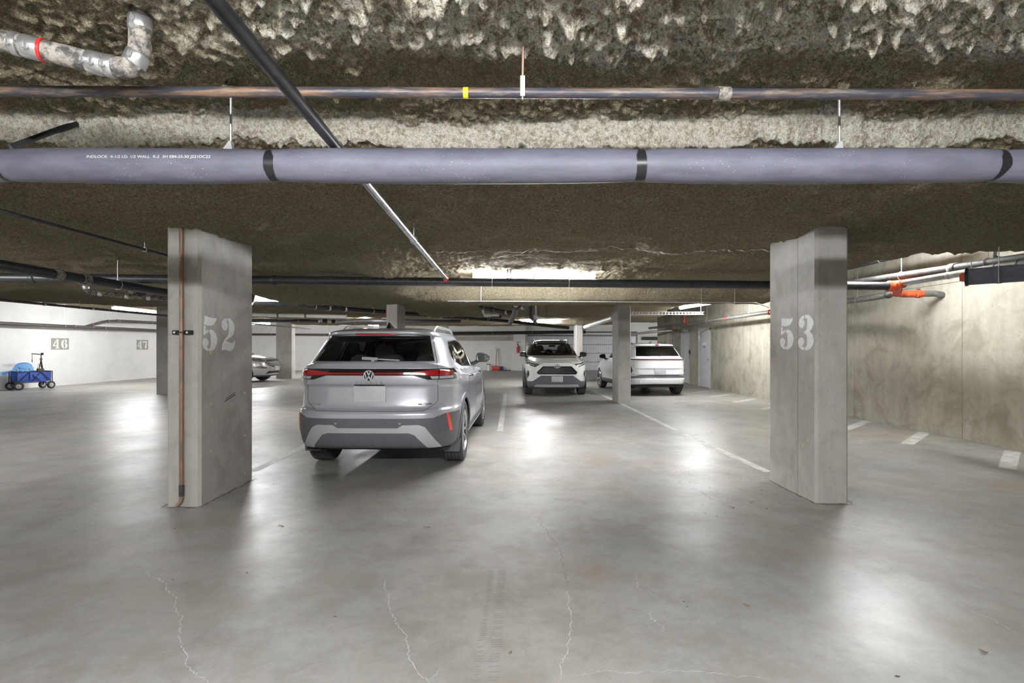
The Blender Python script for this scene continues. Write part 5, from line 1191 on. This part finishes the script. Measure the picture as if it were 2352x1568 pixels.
pipe('clamped_trap', 'drain trap with white clamps right of the grey stack', 'pipe', [P(1226, 645, 10.2), P(1224, 680, 10.2), P(1221, 696, 10.2), P(1207, 704, 10.2), P(1192, 709, 10.4)], 0.04, 'grey_iron', .08, rings=((.30, .05, .008, 'white_pvc', 'band_clamp'), (.42, .045, .008, 'white_pvc', 'band_clamp'), (.55, .05, .008, 'white_pvc', 'band_clamp'), (.8, .08, .008, 'clamp_steel', 'band_clamp')))
pipe('riser_pair', 'grey riser dropping to the far strip light', 'pipe', [P(1219, 690, 12), P(1219, 728, 12.2), P(1232, 742, 13)], 0.035, 'cast_iron', .1, rings=((.55, .05, .01, 'white_pvc', 'band_clamp'), (.8, .06, .012, 'grey_iron', 'band_clamp')))
pipe('white_riser', 'white plastic riser with a flared foot beside the strip light', 'pipe', [P(1231, 694, 13.5), P(1231, 722, 13.5), P(1230, 733, 13.5)], 0.027, 'white_pvc', .02, rings=((.9, .14, .035, 'white_pvc', 'flared_foot'),))
for i, px in enumerate((1236, 1255)): pipe('copper_riser', ('left', 'right')[i] + ' thin copper riser behind the white car roof line', 'pipe', [P(px, 700, 13.6), P(px, 726, 13.6)], 0.009, 'copper', n=8)
pipe('lateral_drain', 'dark jointed lateral drain behind the concrete beam', 'pipe', [P(1103, 706, 12.6), P(1130, 711, 12.4), P(1178, 719, 12.0)], 0.045, 'cast_iron', .1, rings=((.15, .05, .01, 'grey_iron', 'band_clamp'), (.32, .1, .012, 'cast_iron', 'hub_joint'), (.82, .05, .01, 'zinc', 'band_clamp')), hangers=((.45, 2.5),))
pipe('white_wye', 'white wye fitting and pipe left of the drain stack', 'pipe', [P(1108, 702, 13.5), P(1112, 724, 13.5), P(1146, 723, 13.3)], 0.035, 'white_pvc', .1, rings=((.5, .2, .015, 'white_pvc', 'wye_body'), (.95, .05, .01, 'clamp_steel', 'band_clamp')))
pipe('bellows_pipe', 'short dark ribbed pipe beneath the white wye fitting', 'pipe', [P(1118, 728, 14.2), P(1150, 727, 14.0)], 0.05, 'cast_iron', rings=tuple((f, .04, .012, 'grey_iron', 'rib') for f in (.1, .3, .5, .7, .9)))
pipe('far_duct', 'long dark header pipe above the garage door', 'pipe', [P(1040, 766, 27), P(1345, 762, 27)], 0.085, 'black_iron', hangers=((.3, 2.8), (.6, 2.8)))
pipe('wrapped_pipe', 'pale wrapped pipe sloping up beside the slim column', 'pipe', [P(1340, 752, 20), P(1408, 730, 16.3)], 0.075, 'white_pvc', n=16, rings=((.3, .05, .006, 'zinc', 'strap_band'), (.38, .05, .006, 'zinc', 'strap_band'), (.46, .05, .006, 'zinc', 'strap_band'), (.04, .15, .02, 'cast_iron', 'end_elbow')))
t = thing('cable_tray', 'perforated steel cable tray above the white hatchback', 'cable tray', P(1450, 720, 14.2))
a, b = P(1447, 719.5, 14.2), P(1615, 719.5, 14.2)
MB().bar(a + Vector((0, 0, -.035)), b + Vector((0, 0, -.035)), .15, .012).bar(a + Vector((0, 0, .035)), b + Vector((0, 0, .035)), .15, .012).build('rail', 'zinc', t, None, world=True)
for i in range(22):
    p = a.lerp(b, (i + .5) / 22); MB().bar(p + Vector((0, 0, -.03)), p + Vector((0, 0, .03)), .03, .14, up=(0, 1, 0)).build('rung', 'zinc', t, None, world=True)
for f in (.05, .97): p = a.lerp(b, f); MB().cyl(p, (p.x, p.y, 2.95 if f > .5 else 2.5), .006, n=6).build('hanger_rod', 'zinc', t, world=True)
t = thing('foil_stub', 'crumpled foil-wrapped pipe stub poking from the soffit', 'pipe stub', P(842, 676, 9.9))
MB().lathe([(0, .05), (.035, .04), (.05, 0), (.042, -.05), (.055, -.09), (.03, -.13), (.0, -.14)], (0, 0, 0), (-.25, -.2, 1), 9).build('foil', 'clamp_steel', t, 10)
MB().cyl((0, 0, .0), (.05, .04, .16), .055, n=10).build('stub', 'cast_iron', t)
pipe('track_pipe', 'pair of pale pipes crossing above the white hatchback', 'pipe', [P(1449, 768, 23.5), P(1500, 762, 21.5), P(1545, 758, 20.6)], 0.05, 'zinc', .3, hangers=((.5, 2.55),))
pipe('far_right_pipe', 'dark pipe on the far white wall behind the white hatchback', 'pipe', [P(1475, 777, 32.38), P(1600, 777, 32.38)], 0.10, 'cast_iron', hangers=((.4, 2.8),))

# ================================================================== THINGS ALONG THE BACK WALL
yw = YB - 0.02
t = thing('bucket', 'white bucket with a dark lid by the back wall', 'bucket', (-1.46, YB - 0.35, 0))
MB().lathe([(0, 0), (.105, 0), (.125, .36), (.13, .37), (.12, .37), (0, .36)], n=20).build('pail', 'white_pvc', t)
MB().lathe([(.0, .42), (.12, .42), (.135, .41), (.135, .37), (0, .37)], n=20).build('lid', 'dark_grey', t)
t = thing('snow_shovel', 'red snow shovel with a dark handle leaning on the back wall', 'shovel', (-1.02, YB - 0.30, 0))
def blade(w, h, depth): 
    m = MB(); n = 8; vs = []
    for i in range(n + 1):
        z = h * i / n; yy = -depth * math.sin(PI * i / n * .9)
        for x in (-w / 2, w / 2): vs += [(x, yy, z), (x, yy + .012, z)]
    fs = []
    for i in range(n):
        k2 = 4 * i; fs += [(k2, k2 + 2, k2 + 6, k2 + 4), (k2 + 1, k2 + 5, k2 + 7, k2 + 3), (k2, k2 + 4, k2 + 5, k2 + 1), (k2 + 2, k2 + 3, k2 + 7, k2 + 6)]
    return m.add(vs, fs + [(0, 1, 3, 2), (4 * n, 4 * n + 2, 4 * n + 3, 4 * n + 1)])
MB.blade = blade
blade(.50, .29, .09).build('blade', 'red_plastic', t)
MB().box(-.25, .25, -.06, -.045, .10, .12).build('rib', 'reflector_red', t, None)
MB().tube([(.02, -.03, .2), (.03, .12, .8), (.05, .25, 1.33)], .016, 10).build('shaft', 'dark_grey', t)
MB().tube([(.05, .25, 1.33), (-.01, .26, 1.42), (.11, .27, 1.42)], .014, 8, closed=True).build('grip', 'dark_red_lens', t)
t = thing('scoop_shovel', 'blue scoop shovel with a wooden handle behind the red one', 'shovel', (-0.72, YB - 0.16, 0))
blade(.36, .26, .05).build('blade', 'blue_plastic', t)
MB().tube([(-.10, -.01, .2), (-.12, .06, .8), (-.12, .11, 1.22)], .015, 10).build('shaft', 'wood', t)
MB().tube([(-.12, .11, 1.20), (-.18, .115, 1.36), (-.06, .115, 1.36)], .014, 8, closed=True).build('grip', 'black_plastic', t)
t = thing('fire_extinguisher', 'red fire extinguisher hung on the white pilaster', 'fire extinguisher', (0.38, YB - 0.44, 1.12))
MB().lathe([(0, 0), (.075, .0), (.085, .02), (.085, .33), (.06, .39), (.025, .41), (.025, .44), (0, .44)], n=20).build('cylinder', 'red_paint', t)
MB().rbox(-.03, .03, -.02, .02, .44, .49, .008).bar((0, 0, .49), (0, -.11, .53), .025, .012).tube([(.02, 0, .46), (.09, -.02, .42), (.11, -.02, .25), (.10, -.02, .12)], .012, 8).build('valve_handle', 'black_plastic', t)
t = thing('extinguisher_sign', 'small white pictogram sign above the fire extinguisher', 'sign', (0.40, YB - 0.355, 1.66))
MB().box(-.13, .13, -.006, .004, -.10, .14).build('sign_board', 'label_white', t, None)
MB().box(-.13, .13, -.008, -.006, .10, .14).box(-.09, -.02, -.008, -.006, -.05, .06).bar((.0, -.007, -.06), (.08, -.007, .06), .02, .002, up=(0, 1, 0)).build('pictogram', 'dark_grey', t, None)
t = thing('floor_mat', 'crumpled brown mat on the floor by the pilaster', 'mat', (-0.45, YB - 0.6, 0))
m = MB(); vs = [(-.38 + .76 * i / 8, -.22 + .44 * j / 4, .03 + .035 * random.random()) for j in range(5) for i in range(9)]
m.add(vs, [(j * 9 + i, j * 9 + i + 1, j * 9 + i + 10, j * 9 + i + 9) for j in range(4) for i in range(8)]).box(-.38, .38, -.22, .22, 0, .03).build('cloth', 'brown_pipe', t)
t = thing('entry_keypad', 'black entry keypad beside the far steel door', 'keypad', (XR - 0.02, 19.82, 1.25))
MB().rbox(-.025, .0, -.05, .05, -.08, .08, .006).build('case', 'black_plastic', t); MB().cyl((-.012, 0, -.2), (-.012, 0, -.08), .006, n=6).build('cable', 'black_plastic', t)

# ================================================================== FOLDING WAGON
t = thing('folding_wagon', 'blue canvas folding wagon parked against the white wall', 'wagon', (-16.42, 17.48, 0), -0.40)
W2, L2 = .23, .46
can = MB(); sec = []
for yy in np.linspace(-L2, L2, 11):
    sag = .03 * math.sin(PI * (yy + L2) / (2 * L2)); z0 = .27 - sag * .6
    sec.append([(-W2, yy, .60 - sag * .5), (-W2 * .96, yy, .42), (-W2 * .9, yy, z0), (0, yy, z0 - .01), (W2 * .9, yy, z0), (W2 * .99 + sag * .3, yy, .42), (W2, yy, .60 - sag * .5)])
for r_ in sec: can.v += r_
for i in range(10):
    for j in range(6): can.f.append((i * 7 + j, i * 7 + j + 1, i * 7 + 8 + j, i * 7 + 7 + j))
can.f.append(tuple(range(7))); can.f.append(tuple(range(70, 77))); can.build('canvas_body', 'blue_canvas', t, 60)
fr = MB()
for sx in (-1, 1):
    x = sx * (W2 + .012)
    fr.bar((x, -L2, .61), (x, L2, .61), .018, .02).bar((x, -L2 - .02, .24), (x, L2 + .02, .24), .018, .018)
    for sy in (-1, 1): fr.bar((x, sy * (L2 + .02), .20), (x, sy * (L2 + .02), .62), .02, .02)
    for a, b in ((-.44, -.10), (-.10, .22), (.22, .44)): pass
    fr.bar((x + sx * .006, -.44, .26), (x + sx * .006, -.16, .59), .012, .018).bar((x + sx * .006, -.16, .59), (x + sx * .006, .16, .26), .012, .018)
    fr.bar((x + sx * .01, -.10, .26), (x + sx * .01, .16, .59), .008, .014).bar((x + sx * .006, .16, .59), (x + sx * .006, .44, .28), .012, .018)
for sy in (-1, 1): fr.bar((-W2, sy * (L2 + .01), .61), (W2, sy * (L2 + .01), .61), .018, .02).bar((-W2, sy * L2, .22), (W2, sy * L2, .22), .02, .03)
fr.build('frame', 'black_plastic', t, None)
MB().tube([(0, -L2 - .03, .22), (.03, -L2 - .10, .45), (.06, -L2 - .06, .10), (.10, -L2 - .02, .04)], .012, 8).build('pull_handle', 'black_plastic', t)
for sy in (-1, 1):
    for sx in (-1, 1):
        x, y = sx * (W2 + .03), sy * (L2 - .02)
        w = MB().lathe([(.075, -.03), (.115, -.032), (.13, -.02), (.135, 0), (.13, .02), (.115, .032), (.075, .03)], (x, y, .135), (1, .25 * sy, 0), 22, close=True).build('wheel', 'rubber', t)
        MB().lathe([(0, .034), (.03, .034), (.04, .026), (.07, .026), (.08, .03), (.08, -.03), (.03, -.034), (0, -.034)], (x, y, .135), (1, .25 * sy, 0), 16).build('hub', 'mid_grey', w)
        MB().bar((x - sx * .05, y, .20), (x - sx * .045, y, .135), .02, .05).build('fork', 'black_plastic', t, None)
MB().rbox(W2 + .016, W2 + .03, -.14, -.08, .35, .58, .004).build('side_tab', 'blue_canvas', t)
# things in the wagon
bx = Matrix.Translation((-16.42, 17.48, 0)) @ Matrix.Rotation(-0.40, 4, 'Z')
t = thing('can_bag', 'translucent blue bag of empties bulging out of the wagon', 'bag', (bx @ Vector((-.02, -.20, .32)))[:], -0.40)
m = MB(); n, k2 = 22, 12
for i in range(k2 + 1):
    a = PI * .5 * i / k2
    for j in range(n):
        b = 2 * PI * j / n; wob = 1 + .07 * math.sin(5 * b + i) + .05 * math.sin(9 * b - 2 * i)
        m.v.append((.21 * math.cos(a) ** .6 * math.cos(b) * wob, .31 * math.cos(a) ** .6 * math.sin(b) * wob, .02 + .56 * math.sin(a) * (1 + .03 * math.sin(7 * b))))
for i in range(k2):
    for j in range(n): m.f.append((i * n + j, i * n + (j + 1) % n, (i + 1) * n + (j + 1) % n, (i + 1) * n + j))
m.f.append(tuple(range(n - 1, -1, -1))); m.build('film', 'bag_film', t)
can_mesh = {}; can_at = []
for i in range(400):
    if len(can_at) >= 16: break
    a = random.random() * 6.28; e = random.uniform(.1, 1.3); rr = .76; mt = ('can_white', 'can_white', 'can_white', 'clamp_steel')[i % 4]
    p = Vector((.21 * math.cos(e) ** .6 * math.cos(a) * rr, .30 * math.cos(e) ** .6 * math.sin(a) * rr, .06 + .48 * math.sin(e) * rr)); d = Vector((random.gauss(0, 1), random.gauss(0, 1), random.gauss(0, .6))).normalized()
    if any((p - c2).length < .105 for c2 in can_at): continue
    can_at.append(p); d = Vector((d.x, d.y, d.z * 2)).normalized()
    if mt not in can_mesh: o = MB().lathe([(0, -.055), (.024, -.055), (.031, -.045), (.031, .042), (.025, .055), (0, .053)], n=12).build('drink_can', mt); can_mesh[mt] = o.data
    else: o = bpy.data.objects.new('drink_can', can_mesh[mt]); COL.objects.link(o)
    o.location = bx @ (Vector((-.02, -.20, .32)) + p); o.rotation_euler = d.to_track_quat('Z', 'Y').to_euler()
    tag(o, 'empty drink can inside the translucent blue bag', 'can', 'empties in the blue bag')
MB().tube([(0, -.30, .30), (-.02, -.42, .27), (-.05, -.52, .22)], [.05, .03, .045], 8).build('tied_neck', 'bag_film', t)
t = thing('tripod', 'black tripod with a raised arm standing in the wagon', 'tripod', (bx @ Vector((.02, .27, .28)))[:], -0.40)
for a in (0.4, 2.5, 4.6): MB().tube([(0, 0, .72), (.13 * math.cos(a), .13 * math.sin(a), .0)], [.016, .011], 8).build('leg', 'black_plastic', t)
MB().cyl((0, 0, .62), (0, 0, .92), .016, n=10).cyl((0, 0, .70), (0, 0, .78), .035, n=10).build('centre_post', 'dark_grey', t)
MB().bar((0, .03, .90), (.0, -.26, .93), .03, .03).rbox(-.03, .03, .0, .06, .88, .96, .01).build('arm', 'black_plastic', t)
MB().cyl((0, -.25, .92), (0, -.25, .70), .006, n=6).cyl((0, -.25, .74), (0, -.25, .64), .012, n=8).build('drop_handle', 'black_plastic', t)
t = thing('camera_pouch', 'dark square pouch hung on the tripod in the wagon', 'pouch', (bx @ Vector((.13, .20, .50)))[:], -0.40)
MB().rbox(-.05, .05, -.09, .09, 0, .20, .015).build('pouch_body', 'cast_iron', t); MB().box(.051, .053, -.04, .03, .07, .09).build('pouch_mark', 'label_white', t, None)
MB().tube([(0, -.08, .19), (-.08, -.02, .36), (0, .08, .19)], .008, 6).build('pouch_strap', 'black_plastic', t)

# ================================================================== DRY LEAVES ON THE FLOOR
def leaf(label, px, py, s, rz):
    x, y = G(px, py); m = MB(); n = 7; vs = [(-.5, 0, .12)]
    for i in range(1, n):
        u = i / n; w = .28 * math.sin(PI * u) ** .7; vs += [(-.5 + u, -w, .06 + .12 * math.sin(5 * u)), (-.5 + u, w, .10 + .1 * math.cos(4 * u))]
    vs.append((.5, 0, .1)); fs = [(0, 1, 2)] + [(2 * i - 1, 2 * i + 1, 2 * i + 2, 2 * i) for i in range(1, n - 1)] + [(2 * n - 3, 2 * n - 1, 2 * n - 2)]
    zmin = min(v[2] for v in vs); m.add([(a * s, b * s, (c2 - zmin) * s + .0015) for a, b, c2 in vs], fs)
    o = m.build('dry_leaf', 'leaf_brown', None, 180); o.location = (x, y, 0); o.rotation_euler = (0, 0, rz)
    tag(o, label, 'leaf', 'dry leaves scattered on the floor')
leaf('curled dry leaf in front of the silver car bumper', 980, 1212, .055, .5)
leaf('dry leaf nearest the lower middle of the picture', 1172, 1500, .03, 1.2)
leaf('dry leaf on the floor in front of the 52 column', 646, 1210, .055, .2)
leaf('pale dry leaf lying left of the 53 column foot', 1681, 1166, .055, 0)
leaf('brown leaf in the open floor towards the lower right', 1714, 1391, .04, -.5)
leaf('dry leaf at the far lower right corner', 2258, 1497, .04, -.4)

# ================================================================== STRIP LIGHTS
def strip_light(label, p0, p1, n=1, hang=None, w=0.10):
    p0, p1 = Vector(p0), Vector(p1); t = thing('strip_light', label, 'strip light', p0)
    d = (p1 - p0) / n; u = d.normalized(); s = Vector((-u.y, u.x, 0)).normalized()
    for i in range(n):
        a = d * i + u * 0.012; b = d * (i + 1) - u * 0.012
        MB().bar(a + Vector((0, 0, 0.05)), b + Vector((0, 0, 0.05)), w * 0.62, 0.045).build('housing', 'housing_white', t, None)
        prof = [(math.cos(0.85 * PI + 1.3 * PI * j / 8) * w / 2, math.sin(0.85 * PI + 1.3 * PI * j / 8) * w / 2 + 0.01) for j in range(9)]
        m = MB(); vs = [e + s * x + Vector((0, 0, z)) for e in (a, b) for x, z in prof]
        m.add(vs, [(j, j + 1, 9 + j + 1, 9 + j) for j in range(8)] + [tuple(range(8, -1, -1)), tuple(range(9, 18)), (0, 9, 17, 8)])
        m.build('lens', 'lamp_lens', t, None)
    if hang:
        for f in (0.15, 0.85):
            q = (p1 - p0) * f; MB().cyl(q + Vector((0, 0, 0.07)), q + Vector((0, 0, hang - p0.z)), 0.004, n=6).build('hanger_rod', 'zinc', t)
    return t
strip_light('long bare strip light glowing above the black cross pipe', P(1085, 632, 7.2), P(1368, 632, 7.2), 2, 2.48)
strip_light('strip light along the top of the white wall at left', (-13.6, 17.45, 2.77), (-13.6, 19.8, 2.77), 2, 3.05)
strip_light('short strip light beside the stencilled 52 column, under the soffit', P(548, 686, 10.3), P(641, 688, 10.3), 1, 2.55)
strip_light('strip light over the grey car in the far left bay', P(545, 744, 26), P(620, 743, 26), 1, 3.05)
strip_light('small strip light seen end-on left of the alarm bell', P(838, 730, 18.3), P(847, 733, 19.6), 1, 2.55)
strip_light('thin far strip light low above the silver car roof', P(822, 741, 24.5), P(868, 748, 28.0), 2, 2.8)
strip_light('strip light over the white car facing us', P(1196, 739, 20.2), P(1288, 739, 20.2), 1, 2.55)
strip_light('angled strip light at the edge of the right-hand recess', P(1563, 707, 15.0), P(1634, 695, 13.3), 1, 3.05)
strip_light('small far strip light above the white hatchback', P(1520, 740, 22.5), P(1546, 740, 22.5), 1, 2.6)
# lamps outside the frame; far left and back bay ones added for even light
strip_light('strip light hung behind the viewpoint', (-1.9, -0.64, 2.39), (1.9, -0.64, 2.39), 3, 2.6)
strip_light('strip light up in the right-hand recess', (5.45, 6.9, 2.93), (5.45, 8.1, 2.93), 1, 3.05)
strip_light('strip light in the left bay out of view', (-9.2, 4.2, 2.33), (-7.0, 4.2, 2.33), 2, 2.5)
strip_light('added fill strip light behind at far left', (-10.2, -1.5, 2.4), (-7.8, -1.5, 2.4), 2, 2.6)
strip_light('added fill strip light in the back bay out of view', (9.0, 25.5, 2.6), (11.4, 25.5, 2.6), 2, 2.8)
